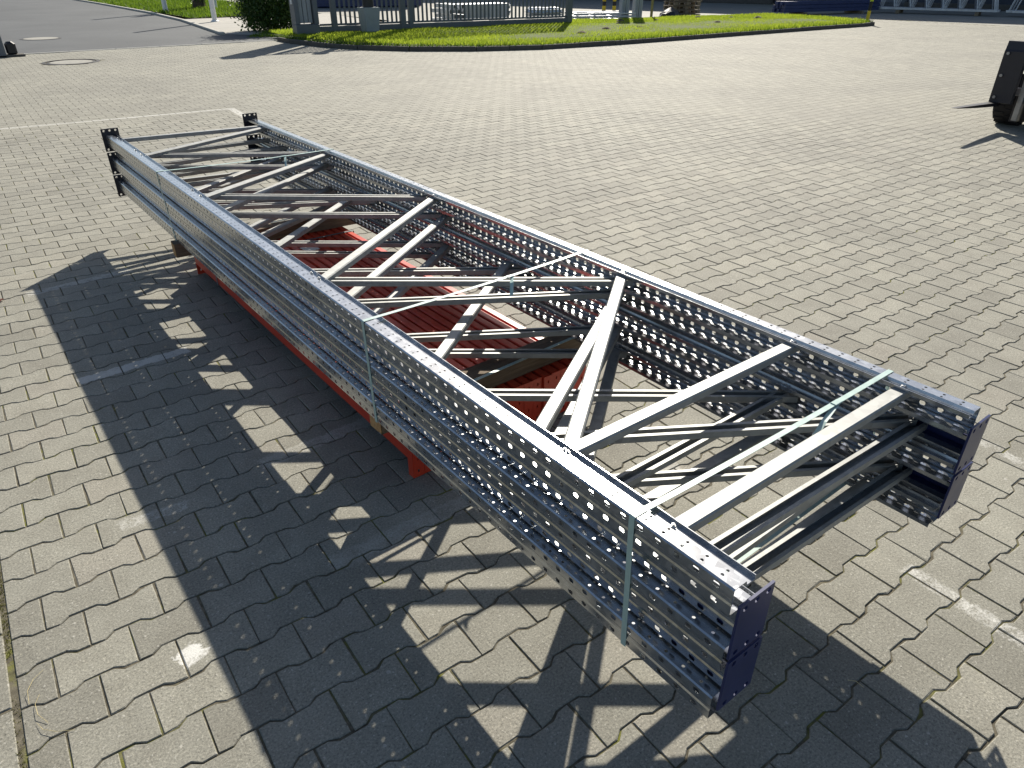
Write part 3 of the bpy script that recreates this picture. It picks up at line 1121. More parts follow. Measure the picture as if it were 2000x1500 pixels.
def bearer(p0, p1, label):
    p0, p1 = Vector(p0), Vector(p1)
    L = (p1 - p0).length
    root = empty('wooden_bearer', ((p0 + p1) / 2).to_tuple(), (0, 0, math.atan2(p1.y - p0.y, p1.x - p0.x)))
    tag(root, label, 'timber')
    h = ZB - ZR - 0.0035
    mb = MB()
    nseg = 10
    vs, fs = [], []
    for i in range(nseg + 1):
        t = -L / 2 + L * i / nseg
        j = [random.uniform(-.002, .002) for _ in range(4)]
        for (a, b), q in zip(((-1, 0), (1, 0), (1, 1), (-1, 1)), j):
            vs.append((t, a * 0.040 + q, 0.001 + b * h - (0.002 if b else 0) * random.random()))
    for i in range(nseg):
        for k in range(4):
            l = (k + 1) % 4
            fs.append((i * 4 + k, i * 4 + l, i * 4 + 4 + l, i * 4 + 4 + k))
    mb.add(vs, fs)
    mb.build('beam', M_WOOD, root)
    for s in (-1, 1):
        MB().box((s * (L / 2 + .001), 0, h / 2), (0.003, 0.076, h - .006)).build('sawn_end', M_WOODEND, root)


bearer((0.945, 2.03, ZR), (2.06, 2.075, ZR), 'squared timber bearer under the near half of the frame stack')
bearer((0.890, 4.39, ZR), (2.06, 4.33, ZR), 'squared timber bearer under the far half of the frame stack')

# ---- red rack beams ---------------------------------------------------------
NB = 18
BX0, BX1, BY0, BY1 = 1.040, 1.940, 1.955, 4.625
bw = (BX1 - BX0) / NB
body = MB()
w = bw - 0.003
zb = ZR - 0.146
poly = [(-w / 2, 0), (w / 2, 0), (w / 2, .108), (w / 2 - .003, .111), (w / 2 - .009, .111), (w / 2 - .009, .142), (w / 2 - .012, .145), (-w / 2 + .004, .145), (-w / 2, .141)]
body.prism(poly, 0.006, BY1 - BY0 - 0.006, 'Y')
BODY_ME = body.mesh('beam_body', M_RED)
con = MB()
chgt = ZR - 0.006
rowsz = np.linspace(0, chgt, 5)
for z0, z1 in zip(rowsz[:-1], rowsz[1:]):
    cell(con, (-w / 2, 0, z0), (w, 0, 0), (0, 0, z1 - z0), HEXH, 0.0045, 0.0075)
con.add([(-w / 2, 0, 0), (-w / 2, 0.034, 0), (-w / 2, 0.034, chgt), (-w / 2, 0, chgt)], [(0, 1, 2, 3)])
CON_ME = con.mesh('end_connector', M_RED, solid=0.0035, offset=0.0)
ordn = ['leftmost', 'second', 'third', 'fourth', 'fifth', 'sixth', 'seventh', 'eighth', 'ninth', 'tenth', 'eleventh', 'twelfth', 'thirteenth', 'fourteenth', 'fifteenth', 'sixteenth',
        'seventeenth', 'rightmost']
for i in range(NB):
    x = BX0 + (i + .5) * bw
    dy = random.uniform(-0.008, 0.008)
    root = empty('red_beam', (x, BY0 + dy, 0.003))
    lab = ('leftmost red steel rack beam lying under the frame stack' if i == 0 else 'rightmost red steel rack beam lying under the frame stack' if i == NB - 1
           else f'{ordn[i]} red steel rack beam from the left under the frame stack')
    tag(root, lab, 'rack beam', 'red rack beams laid side by side')
    link('beam_body', BODY_ME, root, (0, 0, zb - 0.003 + random.uniform(-.0015, 0)))
    link('end_connector', CON_ME, root, (0, 0.002, 0))
    link('end_connector', CON_ME, root, (0, BY1 - BY0 - 0.002, 0), (0, 0, math.pi))

# strap and label on the red bundle
for yy, lab in ((2.20, 'dark strap across the near end of the red beams'), (4.18, 'dark strap across the far end of the red beams')):
    xa, xb = BX0 - .003, BX1 + .003
    zc = ZR + .002
    pts = [(xa, yy, zb - .002), (xa, yy, zc - .003), (xa + .003, yy, zc), (xa + .5, yy, zc + .001), (xb - .003, yy, zc), (xb, yy, zc - .003), (xb, yy, zb - .002)]
    o = ribbon(pts, 0.016, 0.001).build('bundle_strap', M_STRAPD)
    tag(o, lab, 'strap')
MB_l = MB().box((0, 0, 0), (0.085, 0.10, 0.0012))
o = MB_l.build('paper_label', M_LABEL)
o.location = (1.575, 4.03, ZR + .0012)
o.rotation_euler = (0, 0, 0.1)
tag(o, 'small white paper label stuck on the red beams', 'label')


# ================================================================== GATE, FENCE, LEFT POST
GA, GB = Vector((8.80, 20.02, 0.04)), Vector((17.0, 19.0, 0.06))
gdir = (GB - GA)
GL = gdir.length
gang = math.atan2(gdir.y, gdir.x)
gate = empty('bar_gate', GA, (0, 0, gang))
tag(gate, 'grey steel gate of upright bars behind the grass island', 'gate')
MB().box((GL / 2, 0, 0.15), (GL, 0.10, 0.26), bevel=.01).build('bottom_rail', M_GATE, gate)
MB().box((GL / 2, 0, 0.32), (GL, 0.06, 0.05), bevel=.005).build('lower_bar_rail', M_GATE, gate)
MB().box((GL / 2, 0, 2.60), (GL, 0.08, 0.08), bevel=.01).build('top_rail', M_GATE, gate)
bar_me = MB().box((0, 0, 1.46), (0.050, 0.03, 2.24)).mesh('bar', M_GATE)
nbar = int(GL / 0.135)
for i in range(1, nbar):
    if abs(i * 0.135 - 2.75) < 0.13 or abs(i * 0.135 - 0.4) < 0.2:
        continue
    link('bar', bar_me, gate, (i * 0.135, 0, 0))
for x, w_, h_ in ((0.62, 0.14, 2.6), (2.62, 0.16, 2.65), (2.86, 0.12, 2.6), (GL + 0.06, 0.20, 2.7)):
    MB().box((x, 0, h_ / 2 - 0.06), (w_, 0.13, h_ + .1), bevel=.01).build('gate_post', M_GATE, gate)
pil = empty('gate_pillar', (8.58, 19.92, -0.02), (0, 0, gang))
tag(pil, 'wide grey gate pillar with pale upright panels at left end of the gate', 'pillar')
MB().box((0, 0, 0.20), (0.62, 0.42, 0.44), bevel=.01).build('plinth', M_GATE, pil)
MB().box((-0.25, 0, 1.53), (0.12, 0.40, 2.22), bevel=.01).build('side_post', M_GATE, pil)
MB().box((0.25, 0, 1.53), (0.12, 0.40, 2.22), bevel=.01).build('side_post', M_GATE, pil)
for i in range(3):
    MB().box((-0.12 + i * 0.12, 0.02, 1.54), (0.105, 0.20, 2.18), bevel=.006).build('panel', M_GATEL, pil)
MB().box((0, 0, 2.70), (0.64, 0.44, 0.12), bevel=.02).build('cap', M_GATE, pil)
MB().box((-0.325, -0.06, 0.95), (0.03, 0.09, 0.12), bevel=.004).build('key_switch', M_WHITE, pil)
cab = empty('lamp_column', (10.22, 19.45, 0.05))
tag(cab, 'dark lamp column rising from a tapered pale grey base box', 'lamp column')
mb = MB()
mb.add([(-.17, -.15, -0.02), (.17, -.15, -0.02), (.17, .15, -0.02), (-.17, .15, -0.02), (-.24, -.2, .72), (.24, -.2, .72), (.24, .2, .72), (-.24, .2, .72)],
       [(3, 2, 1, 0), (4, 5, 6, 7), (0, 1, 5, 4), (1, 2, 6, 5), (2, 3, 7, 6), (3, 0, 4, 7)])
mb.build('base_box', M_CAB, cab)
MB().lathe([(0.14, 0.72), (0.14, 1.0), (0.12, 1.05), (0.11, 2.35), (0.0, 2.4)], seg=16).build('column', M_DARKM, cab)
MB().lathe([(0.10, 2.38), (0.17, 2.42), (0.17, 2.55), (0.05, 2.62), (0.0, 2.62)], seg=16).build('lamp_head', M_DARKM, cab)

lp = empty('gate_stop_post', (1.60, 20.15, 0))
tag(lp, 'dark blue-grey gate post at the far left beside the road', 'post')
MB().box((0, 0, 1.0), (0.22, 0.2, 2.0), bevel=.015).build('shaft', M_GATE, lp)
MB().box((0.24, 0.05, 0.16), (0.2, 0.16, 0.28), bevel=.05).build('stop_block', M_BLACK, lp)
MB().box((0.16, 0.05, 0.02), (0.6, 0.3, 0.05), bevel=.01).build('foot', M_KERB, lp)

# white posts and rail beside the road
def white_post(loc, h, r, label):
    o = empty('white_post', loc)
    tag(o, label, 'post')
    MB().lathe([(r, -.02), (r, h), (r * .7, h + .03), (0, h + .03)], seg=16).build('shaft', M_WHITE, o)
    MB().lathe([(r * 1.7, -.02), (r * 1.7, .02), (r * 1.2, .05), (r, .05)], seg=16).build('collar', M_WHITE, o)


white_post((9.07, 28.96, 0.012), 3.2, 0.085, 'white round post on the pale footway left of the shrub')
white_post((9.35, 36.2, 0.03), 3.2, 0.10, 'white round post on the grass verge further back by the road')
rl = empty('white_rail', (12.6, 36.2, 0.03))
tag(rl, 'low white tubular rail on the grass behind the shrub', 'rail')
for x in (-1.1, 1.1):
    MB().tube([(x, 0, -0.02), (x, 0, 1.0)], 0.06, 10).build('leg', M_WHITE, rl)
MB().tube([(-1.1, 0, 0.98), (1.1, 0, 0.98)], 0.06, 10).build('top_bar', M_WHITE, rl)


# ---- shrub and tree ---------------------------------------------------------
def foliage(name, parent, centre, rad, nclump, per, leaf, mat, zmin):
    co, tn = [], []
    for _ in range(nclump):
        while True:
            d = RNG.normal(0, 1, 3)
            d /= np.linalg.norm(d)
            r = RNG.uniform(0.35, 1.0) ** 0.5
            c = np.array(centre) + d * np.array(rad) * r * RNG.uniform(0.8, 1.08)
            if c[2] > zmin:
                break
        tone = np.clip(RNG.normal(0.45, 0.2), 0, 1)
        s = RNG.uniform(0.10, 0.22) * min(rad)
        for _ in range(per):
            p = c + RNG.normal(0, 1, 3) * s
            p[2] = max(p[2], zmin - .1)
            a = RNG.normal(0, 1, 3)
            a /= np.linalg.norm(a)
            b = np.cross(a, RNG.normal(0, 1, 3))
            b /= np.linalg.norm(b)
            L = leaf * RNG.uniform(0.7, 1.4)
            wv = L * 0.45
            co += [p - a * L / 2, p + b * wv / 2, p + a * L / 2, p - b * wv / 2]
            tn += [np.clip(tone + RNG.normal(0, .12), 0, 1)] * 4
    co = np.array(co, np.float32)
    m = len(co) // 4
    me = bpy.data.meshes.new(name)
    me.vertices.add(len(co))
    me.vertices.foreach_set('co', co.reshape(-1))
    me.loops.add(len(co))
    me.loops.foreach_set('vertex_index', np.arange(len(co), dtype=np.int32))
    me.polygons.add(m)
    me.polygons.foreach_set('loop_start', (np.arange(m) * 4).astype(np.int32))
    me.polygons.foreach_set('loop_total', np.full(m, 4, np.int32))
    me.update(calc_edges=True)
    at = me.attributes.new('tone', 'FLOAT', 'POINT')
    at.data.foreach_set('value', np.array(tn, np.float32))
    me.materials.append(mat)
    return link(name, me, parent)


sh = empty('shrub', (9.15, 23.7, 0))
tag(sh, 'dense dark green leafy shrub left of the gate pillar', 'shrub')
foliage('foliage', sh, (0, 0, 0.85), (0.95, 0.9, 1.05), 460, 38, 0.09, M_LEAF, 0.06)
for k in range(7):
    t = 2 * math.pi * k / 7
    MB().tube([(0.1 * math.cos(t), 0.1 * math.sin(t), -.02), (0.25 * math.cos(t), 0.25 * math.sin(t), 0.5), (0.5 * math.cos(t), 0.5 * math.sin(t), 1.2)], [0.03, 0.022, 0.008], 7).build('stem', M_BARK, sh)
blades('shrub_foot_grass', [(7.6, 21.9), (8.6, 21.3), (9.9, 22.5), (9.6, 23.6), (8.4, 22.9)], 1500, 0.03, 0.12, M_VERGE, lambda x, y: 0.0 + 0 * x, 'dry thin grass round the foot of the shrub', 0.014)
tr = empty('verge_tree', (11.1, 37.3, 0.03))
tag(tr, 'dark ivy grown tree trunk standing on the verge behind the footway', 'tree')
MB().tube([(0, 0, -.05), (0.03, 0, 0.4), (0.0, 0.05, 1.6), (0.1, 0, 3.4)], [0.34, 0.25, 0.22, 0.16], 12).build('trunk', M_BARK, tr)
foliage('ivy', tr, (0.05, 0, 1.5), (0.42, 0.42, 1.6), 120, 26, 0.08, M_LEAF, 0.1)


# ================================================================== REAR YARD THINGS
def stack_of_rails(loc, rz, L, W_, layers, per, label, mat, rw=0.08, rh=0.055, group=None):
    root = empty('rail_stack', loc, (0, 0, rz))
    tag(root, label, 'rail stack', group)
    me = MB().prism([(-rw / 2, 0), (rw / 2, 0), (rw / 2, rh * .8), (rw / 2 - .01, rh * .92), (-rw / 2 + .01, rh * .92), (-rw / 2, rh * .8)], -L / 2, L / 2, 'X').mesh('rail', mat)
    for i in range(layers):
        for j in range(per):
            link('rail', me, root, (random.uniform(-.05, .05), (j - (per - 1) / 2) * W_ / per, 0.12 + i * rh))
    for x in (-L * .35, L * .35):
        MB().box((x, 0, 0.055), (0.1, W_ * 1.05, 0.11), bevel=.006).build('timber', M_PALLET, root)
    return root


stack_of_rails((16.5, 23.0, 0), -0.08, 1.9, 0.9, 9, 6, 'stack of galvanised rails seen through the gate bars', M_GALVFAR)
r = empty('checker_stack', (15.0, 22.9, 0), (0, 0, -0.1))
tag(r, 'open stack of galvanised box sections showing their square ends', 'rail stack')
sq = MB()
for s in range(4):
    a = s * math.pi / 2
    sq.box((0.055 * math.cos(a), 0, 0.055 * math.sin(a)), (0.012 if s % 2 == 0 else 0.12, 1.4, 0.12 if s % 2 == 0 else 0.012))
sqm = sq.mesh('box_section', M_GALVFAR)
for i in range(4):
    for j in range(4):
        if (i + j) % 2 == 0:
            link('box_section', sqm, r, (i * 0.15 - .2, 0, 0.12 + j * 0.15))
tp = empty('covered_stack', (18.35, 21.75, 0), (0, 0, -0.15))
tag(tp, 'stack of sections wrapped in pale foil behind the gate end post', 'stack')
for i in range(5):
    MB().box((0, 0, 0.10 + i * 0.075), (1.05, 0.8, 0.062), bevel=.008).build('layer', M_GALVFAR, tp)
mb = MB()
vs, fs = [], []
for i in range(9):
    for j in range(7):
        vs.append((-0.58 + 1.16 * i / 8, -0.45 + 0.9 * j / 6, 0.475 + random.uniform(-.01, .025) - (0.14 if i in (0, 8) or j in (0, 6) else 0)))
for i in range(8):
    for j in range(6):
        fs.append((i * 7 + j, (i + 1) * 7 + j, (i + 1) * 7 + j + 1, i * 7 + j + 1))
mb.add(vs, fs)
mb.build('foil_cover', M_FOIL, tp, solid=0.006)

# low pile of flat frames right of the gate
for q, (zz, rz_, lab) in enumerate(((0.10, -0.38, 'lowest flat galvanised frame of the low pile right of the gate'), (0.19, -0.45, 'middle flat galvanised frame of the low pile right of the gate'),
                                    (0.28, -0.36, 'top flat galvanised frame of the low pile right of the gate'))):
    fr_ = empty('flat_frame', (20.3, 20.9, zz), (0, 0, rz_))
    tag(fr_, lab, 'rack frame', 'flat frames piled right of the gate')
    for y in (-.45, .45):
        MB().box((0, y, 0), (2.4, 0.08, 0.06), bevel=.006).build('rail', M_GALVFAR, fr_)
    for x in (-1.0, -.35, .35, 1.0):
        MB().box((x, 0, 0.0), (0.05, 0.82, 0.035)).build('cross_bar', M_GALVFAR, fr_)
for i, (x, y) in enumerate(((23.7, 24.2), (24.05, 23.95))):
    b = empty('striped_bollard', (x, y, 0))
    tag(b, 'left yellow and black striped bollard beyond the gate end' if i == 0 else 'right yellow and black striped bollard beyond the gate end', 'bollard', 'striped bollards')
    for k in range(8):
        MB().lathe([(0.075, k * .16), (0.075, k * .16 + .16), (0.07, k * .16 + .16)], seg=14).build('band', M_YEL if k % 2 else M_BLACK, b)
    MB().lathe([(0.07, 0.0), (0.07, 1.29), (0.0, 1.31)], seg=14).build('core', M_BLACK, b)
for i, (x, y) in enumerate(((20.95, 20.35), (21.42, 20.15))):
    b = empty('steel_column', (x, y, 0.0), (0, 0, -0.3))
    tag(b, ('left' if i == 0 else 'right') + ' of two broad ribbed grey steel columns behind the grass island', 'column', 'ribbed steel columns')
    for k in range(4):
        MB().box((-0.12 + k * 0.08, 0.0, 1.5), (0.066, 0.24 - .03 * (k % 2), 3.0), bevel=.008).build('rib', M_GATEL if k % 2 else M_CAB, b)
    MB().box((0, 0.03, 0.03), (0.40, 0.36, 0.06), bevel=.008).build('foot_plate', M_GATE, b)
po = MB().tube([(0, 0, -.05), (0.01, 0, 1.2), (0.0, 0.01, 2.6)], [0.05, 0.047, 0.042], 10).build('thin_pole', simple('olive_pole', (0.20, 0.18, 0.06), 0.7))
po.location = (22.3, 20.25, 0)
tag(po, 'thin olive pole standing behind the grass island', 'pole')
# pallets
for k in range(9):
    pr = empty('pallet', (24.75 + random.uniform(-.03, .03), 20.9 + random.uniform(-.03, .03), 0.144 * k), (0, 0, -0.32 + random.uniform(-.05, .05)))
    tag(pr, f"{'lowest second third fourth fifth sixth seventh eighth top'.split()[k]} pallet{'' if k in (0, 8) else ' from the bottom'} of the pallet stack behind the black sack", 'pallet', 'stacked pallets')
    for y in (-.36, 0, .36):
        MB().box((0, y, 0.01), (1.2, 0.1, 0.02)).build('bottom_board', M_PALLET, pr)
        for x in (-.5, 0, .5):
            MB().box((x, y, 0.06), (0.14, 0.1, 0.078)).build('block', M_PALLET, pr)
    for y in (-.35, -.175, 0, .175, .35):
        MB().box((0, y, 0.112), (1.2, 0.12, 0.022)).build('top_board', M_PALLET, pr)
sk = MB()
vs, fs = [], []
for i in range(7):
    ph = i / 6
    for s in range(14):
        t = 2 * math.pi * s / 14
        rr_ = (math.sin(math.pi * min(1, 0.42 + ph * 0.58)) * 0.52 + .02) * random.uniform(0.85, 1.12)
        vs.append((rr_ * math.cos(t), rr_ * 0.7 * math.sin(t), ph * 0.42))
for i in range(6):
    for s in range(14):
        u = (s + 1) % 14
        fs.append((i * 14 + s, i * 14 + u, i * 14 + 14 + u, i * 14 + 14 + s))
fs.append(tuple(84 + s for s in range(14)))
sk.add(vs, fs)
o = sk.build('black_sack', M_BLACK, smooth=False)
o.location = (23.3, 20.2, 0)
tag(o, 'black crumpled sack in front of the pallet stack', 'sack')

# pile of blue beams
bp_root_x = Vector((31.5, 18.45, 0))
bang = math.atan2(18.3 - 19.5, 34.4 - 29.1)
blue_me = MB().prism([(-.055, 0), (.055, 0), (.055, .085), (.045, .125), (-.045, .125), (-.055, .115)], -2.7, 2.7, 'X').mesh('beam_body', M_BLUE)
bcon = MB().box((0, 0, .07), (.02, .12, .22), bevel=.004).mesh('end_connector', M_GALVFAR)
names = 'front second third fourth rear'.split()
lay = 'bottom middle top'.split()
for j in range(3):
    for i in range(5):
        b = empty('blue_beam', (bp_root_x.x - math.sin(bang) * (i * .14) + random.uniform(-.1, .1), bp_root_x.y + math.cos(bang) * (i * .14), 0.12 + j * .135), (0, 0, bang))
        tag(b, f'{names[i]} blue steel beam in the {lay[j]} row of the blue pile', 'rack beam', 'blue beams piled by the hall')
        link('beam_body', blue_me, b)
for s in (-1.6, 1.6):
    o = MB().box((0, 0.28, 0.055), (0.12, 0.95, 0.11), bevel=.006).build('pile_timber', M_PALLET)
    o.location = (bp_root_x.x + math.cos(bang) * s, bp_root_x.y + math.sin(bang) * s, 0)
    o.rotation_euler = (0, 0, bang)
    tag(o, ('left' if s < 0 else 'right') + ' timber under the pile of blue beams', 'timber')
for i in range(3):
    o = MB().box((0, 0, 0), (2.2, 0.09, 0.06), bevel=.006).build('loose_rail', M_GALVFAR)
    o.location = (31.5 + i * .1, 18.6 + i * .12, 0.575 + .001 * i)
    o.rotation_euler = (0, 0, bang + .03 * i)
    tag(o, ('front', 'middle', 'rear')[i] + ' loose galvanised rail on top of the blue beam pile', 'rail', 'loose rails on the blue pile')
# lime machine part
lm = empty('lime_machine', (38.0, 25.6, 0), (0, 0, -.3))
tag(lm, 'lime yellow machine standing in the shade by the hall', 'machine')
MB().box((0, 0, 0.75), (1.0, 1.8, 0.9), bevel=.1).build('body', M_LIME, lm)
MB().box((0, 0, 1.5), (0.8, 1.0, 0.6), bevel=.1).build('cab', M_BLACK, lm)
for x in (-.42, .42):
    for y in (-.6, .6):
        MB().lathe([(0.0, -.1), (0.3, -.1), (0.32, 0), (0.3, .1), (0.0, .1)], (x, y, .32), 18, 'X').build('wheel', M_RUBBER, lm)

ct = empty('storage_container', (18.6, 36.5, 0), (0, 0, -.35))
tag(ct, 'dark blue storage container far behind the gate pillar', 'container')
MB().box((0, 0, 1.3), (6.0, 2.4, 2.55), bevel=.04).build('body', M_BLUE, ct)
for k in range(20):
    MB().box((-2.8 + k * .295, -1.215, 1.3), (0.12, 0.04, 2.3), bevel=.01).build('rib', M_BLUE, ct)

# marker post at the island tip
mk = empty('marker_post', (26.7, 14.25, 0.05), (0.0, 0.02, 0))
tag(mk, 'thin yellow and black marker post at the right tip of the grass island', 'post')
for k, (z0, z1, m) in enumerate(((-.02, .38, M_YEL), (.38, .66, M_BLACK), (.66, .92, M_LIME))):
    MB().box((0, 0, (z0 + z1) / 2), (0.085, 0.085, z1 - z0 - .002), bevel=.006).build('band', m, mk)

# standing lattice frames by the hall (right)
WA, WB = Vector((30.5, 50.0, 0)), Vector((42.5, 8.0, 0))
wdir = (WB - WA).normalized()
wang = math.atan2(wdir.y, wdir.x)
wnorm = Vector((wdir.y, -wdir.x, 0))       # which side faces the yard
if wnorm.x > 0:
    wnorm = -wnorm
ordw = 'front second third fourth fifth rear'.split()
base = Vector((35.0, 15.5, 0))
for bl, shift in ((0, 0.0), (1, 4.9)):
    for i in range(6):
        pos = base + wdir * (shift - 0.2) + (-wnorm) * (i * 0.11) + wdir * random.uniform(-.25, .25)
        f_ = empty('standing_frame', (pos.x, pos.y, 0.14), (0, 0, wang))
        tag(f_, f"{ordw[i]} galvanised lattice frame standing on edge in the {'left' if bl == 0 else 'right'} row by the hall", 'rack frame', 'lattice frames standing by the hall')
        hh = 1.35
        for z in (0.05, hh):
            MB().box((0, 0, z), (4.6, 0.07, 0.09), bevel=.006).build('post', M_GALVFAR, f_)
        nb = 14
        for k in range(nb):
            xa = -2.2 + 4.4 * k / nb
            xb = -2.2 + 4.4 * (k + 1) / nb
            za, zb_ = (0.08, hh) if k % 2 == 0 else (hh, 0.08)
            MB().tube([(xa, 0, za), (xb, 0, zb_)], 0.026, 6).build('brace', M_GALVFAR, f_)
    for s in (-1.5, 1.5):
        o = MB().box((0, 0, 0.07), (0.14, 0.95, 0.138), bevel=.006).build('frame_timber', M_PALLET)
        q = base + wdir * (shift - 0.2 + s) + (-wnorm) * 0.28
        o.location = (q.x, q.y, 0)
        o.rotation_euler = (0, 0, wang)
        tag(o, f"{'left' if s < 0 else 'right'} timber under the {'left' if bl == 0 else 'right'} row of standing lattice frames", 'timber')

# hall
HL = 92.0
hall = empty('warehouse_hall', (WA.x, WA.y, 0), (0, 0, wang))
tag(hall, 'long dark clad warehouse hall throwing its shadow into the rear yard', 'building')
sgn = -1 if (Matrix.Rotation(wang, 3, 'Z') @ Vector((0, 1, 0))).dot(wnorm) > 0 else 1      # local +y or -y is the yard side
HH = 7.3
MB().box((HL / 2 - 25, sgn * 7.0, HH / 2), (HL, 13.6, HH)).build('wall', M_WALL, hall)
MB().box((HL / 2 - 25, sgn * 7.0, HH + .15), (HL + .5, 14.2, 0.3), bevel=.05).build('roof', M_WALLD, hall)
rib = MB().box((0, sgn * 0.17, HH / 2 + .2), (0.09, 0.06, HH - .5)).mesh('cladding_rib', M_WALL)
for i in range(120):
    link('cladding_rib', rib, hall, (-24.6 + i * 0.765, 0, 0))
for i in range(7):
    x = -18 + i * 12.0
    d_ = MB().box((x, sgn * 0.13, 2.0), (4.0, 0.12, 4.0), bevel=.02).build('door', M_WALLD, hall)
    for k in range(7):
        MB().box((x, sgn * 0.055, 0.3 + k * .56), (3.9, 0.05, 0.50), bevel=.01).build('panel', M_WALLD, d_)
MB().box((HL / 2 - 25, sgn * 0.10, 0.13), (HL, 0.14, 0.26), bevel=.02).build('plinth', M_KERB, hall)


# ================================================================== FORKLIFT
FX = 10.28
fk = empty('forklift', (FX, 3.06, 0))
tag(fk, 'dark forklift truck cut off by the right picture edge with one fork showing', 'forklift')


def fork(y):
    pr_top = [(-1.10, 0.012), (-0.95, 0.002), (-0.6, -0.004), (0.0, -0.004)]
    mb = MB()
    prof = [(-1.10, .338), (-1.03, .326), (-0.55, .288), (0.06, .248), (0.105, .27), (0.135, .80), (0.09, .80), (0.06, .31), (0.03, .293), (-0.55, .318), (-1.03, .334)]
    wd = [0.022, .03, .042, .045, .05, .05, .05, .05, .045, .042, .03]
    n_ = len(prof)
    mb.add([(x, y - w_, z) for (x, z), w_ in zip(prof, wd)] + [(x, y + w_, z) for (x, z), w_ in zip(prof, wd)],
           [tuple(range(n_)), tuple(range(2 * n_ - 1, n_ - 1, -1))] + [(i, n_ + i, n_ + (i + 1) % n_, (i + 1) % n_) for i in range(n_)])
    mb.build('fork', M_MAST, fk)


fork(0.60)
fork(-0.60)
MB().box((0.165, 0, 0.42), (0.045, 1.10, 0.09), bevel=.006).build('carriage_bar', M_RAIL, fk)
MB().box((0.195, 0, 0.74), (0.045, 1.10, 0.09), bevel=.006).build('carriage_bar', M_RAIL, fk)
for s in (-1, 1):
    MB().prism([(-0.02, .30), (0.055, .285), (0.085, .97), (0.02, .97), (0.0, .88), (-0.012, .86)], s * 0.53 - .12, s * 0.53 + .12, 'Y').build('side_plate', M_MAST, fk)
    for z in (0.36, 0.60, 0.84):
        MB().lathe([(0.018, -.01), (0.018, .004), (0.012, .010), (0.0, .010)], (-0.02 - .012 + .012 * (z - .3) , s * 0.60, z), 6, 'X').build('bolt', M_RAIL, fk)
    MB().box((0.14, s * 0.355, 0.80), (0.08, 0.06, 1.40), bevel=.006).build('inner_mast_rail', M_RAIL, fk)
    MB().box((0.26, s * 0.40, 0.62), (0.12, 0.08, 1.10), bevel=.006).build('outer_mast_rail', M_MAST, fk)
    MB().tube([(0.26, s * 0.16, 0.3), (0.26, s * 0.16, 1.45)], 0.03, 10).build('lift_cylinder', M_RAIL, fk)
for z in (0.52, 0.60, 0.68, 0.86, 0.94):
    MB().tube([(0.16, -0.33, z), (0.13, -0.1, z - .02), (0.13, 0.1, z - .02), (0.16, 0.33, z)], 0.013, 8).build('hose', M_RAIL if z in (0.60, 0.86) else M_BLACK, fk)
MB().box((0.24, 0, 0.34), (0.10, 0.78, 0.10), bevel=.01).build('cross_member', M_MAST, fk)


def wheel(x, y, r, w_):
    o = empty('wheel', (x, y, r))
    o.parent = fk
    MB().lathe([(r * .55, -w_ * .46), (r * .78, -w_ / 2), (r * .90, -w_ * .485), (r * .955, -w_ * .42), (r * .975, -w_ * .3), (r * .985, 0), (r * .975, w_ * .3), (r * .955, w_ * .42), (r * .90, w_ * .485), (r * .78, w_ / 2), (r * .55, w_ * .46)], seg=30, axis='Y').build('tyre', M_RUBBER, o)
    lug = MB()
    for k in range(22):
        a = 2 * math.pi * k / 22
        for s in (-1, 1):
            R_ = Matrix.Rotation(-a - s * .07, 3, 'Y') @ Matrix.Rotation(s * .35, 3, 'X').to_3x3()
            cpt = Matrix.Rotation(-a - s * .07, 3, 'Y') @ Vector((0, s * w_ * .23, r * .975))
            lug.box(cpt, (0.032, w_ * .40, 0.020), Matrix.Rotation(-a - s * .07, 3, 'Y'))
    lug.build('tread', M_RUBBER, o)
    MB().lathe([(0.0, -w_ * .3), (r * .56, -w_ * .42), (r * .56, w_ * .42), (0.0, w_ * .3)], seg=24, axis='Y').build('rim', M_RAIL, o)


wheel(0.50, 0.53, 0.29, 0.30)
wheel(0.50, -0.53, 0.29, 0.30)
wheel(1.95, 0.42, 0.23, 0.19)
wheel(1.95, -0.42, 0.23, 0.19)
MB().box((1.35, 0, 0.62), (1.35, 0.95, 0.52), bevel=.06).build('body', M_TRUCK, fk)
MB().box((2.15, 0, 0.72), (0.5, 1.05, 0.75), bevel=.12).build('counterweight', M_TRUCK, fk)
MB().box((1.45, 0, 0.98), (0.5, 0.5, 0.16), bevel=.04).build('seat', M_BLACK, fk)
MB().box((1.68, 0, 1.25), (0.12, 0.46, 0.5), bevel=.04).build('backrest', M_BLACK, fk)
for x, y in ((0.55, .45), (0.55, -.45), (1.95, .45), (1.95, -.45)):
    MB().tube([(x, y, 0.85), (x + (.12 if x < 1 else -.05), y * .92, 2.1)], 0.03, 8).build('guard_post', M_MAST, fk)
MB().box((1.28, 0, 2.12), (1.35, 0.92, 0.06), bevel=.02).build('overhead_guard', M_MAST, fk)
MB().box((0.62, 0.54, 0.66), (0.5, 0.24, 0.05), bevel=.02).build('mudguard', M_MAST, fk)
MB().box((0.62, -0.54, 0.66), (0.5, 0.24, 0.05), bevel=.02).build('mudguard', M_MAST, fk)


# ================================================================== SMALL LITTER
def leaf(loc, s, rz, mat, label, name='fallen_leaf', cat='leaf'):
    mb = MB()
    pts = [(-1, 0, .05), (-.5, .45, .25), (.1, .55, .12), (.7, .3, .3), (1.1, 0, .15), (.6, -.4, .35), (0, -.5, .1), (-.6, -.4, .3), (0, 0, .02)]
    mb.add([(x * s, y * s, z * s + .003) for x, y, z in pts], [(i, (i + 1) % 8, 8) for i in range(8)])
    o = mb.build(name, mat, solid=0.0008)
    o.location = loc
    o.rotation_euler = (0, 0, rz)
    tag(o, label, cat)


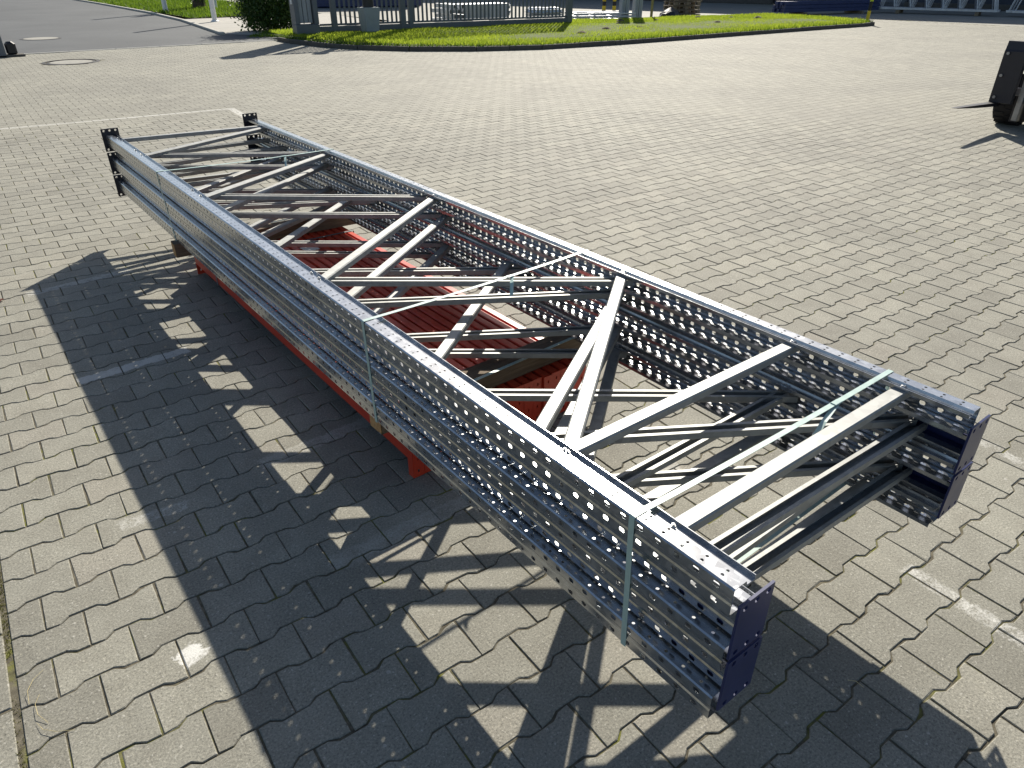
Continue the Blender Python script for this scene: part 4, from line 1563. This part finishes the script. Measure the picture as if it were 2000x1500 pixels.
leaf((-0.02, 4.90, 0.0), 0.028, 0.4, M_DRYLEAF, 'crumpled dark red leaf on the pavers at the left edge')
for i, (x, y, r_) in enumerate([(-0.262, 1.79, 1.2), (-0.255, 1.70, 1.7), (-0.235, 1.62, 2.4)]):
    mb = MB()
    mb.tube([(-.05, 0, .002), (-.01, .012, .008), (.03, .008, .006), (.06, -.01, .003)], [.0005, .0007, .0006, .0003], 5)
    o = mb.build('straw', M_STRAW)
    o.location = (x, y, 0.001)
    o.rotation_euler = (0, 0, r_)
    tag(o, ('farthest', 'middle', 'nearest')[i] + ' thin dry grass stalk by the mossy edge joint at lower left', 'straw', 'dry stalks at the left edge')
o = MB().tube([(-.02, 0, .002), (0, .004, .006), (.022, -.003, .003)], [.0007, .001, .0006], 5).build('straw', M_STRAW)
o.location = (1.53, 0.42, 0.002)
o.rotation_euler = (0, 0, -1.2)
tag(o, 'single dry stalk on the pavers right of the navy base plates', 'straw')
# moss cushions in the edge joint
mv, mf, mt = [], [], []
for i in range(5200):
    t = RNG.uniform(-1.0, 2.2)
    c = np.array([-0.295, 2.0]) + vax * t + uax * RNG.normal(-0.006, 0.008)
    if math.sin(t * 9) + 0.5 * math.sin(t * 23 + 1) < RNG.uniform(-.8, .9):
        continue
    h_ = RNG.uniform(.003, .010)
    a = RNG.uniform(0, 6.28)
    n0 = len(mv)
    dx_, dy_ = math.cos(a) * .0022, math.sin(a) * .0022
    mv += [(c[0] - dx_, c[1] - dy_, -.007), (c[0] + dx_, c[1] + dy_, -.007), (c[0] + RNG.normal(0, .003), c[1] + RNG.normal(0, .003), h_ - .006)]
    mf.append((n0, n0 + 1, n0 + 2))
    mt += [RNG.random()] * 3
me = bpy.data.meshes.new('joint_moss')
me.from_pydata(mv, [], mf)
at = me.attributes.new('tone', 'FLOAT', 'POINT')
at.data.foreach_set('value', np.array(mt, np.float32))
me.materials.append(make_tone('moss', (0.06, 0.07, 0.012), (0.20, 0.19, 0.04), 0.9, 0.2, 0.2))
tag(link('joint_moss', me), 'yellow green moss growing in the edge joint at the lower left', 'moss', None, 'stuff')
print('pavers', len(cen), 'tris', sum(len(o.data.polygons) for o in bpy.data.objects if o.type == 'MESH'))
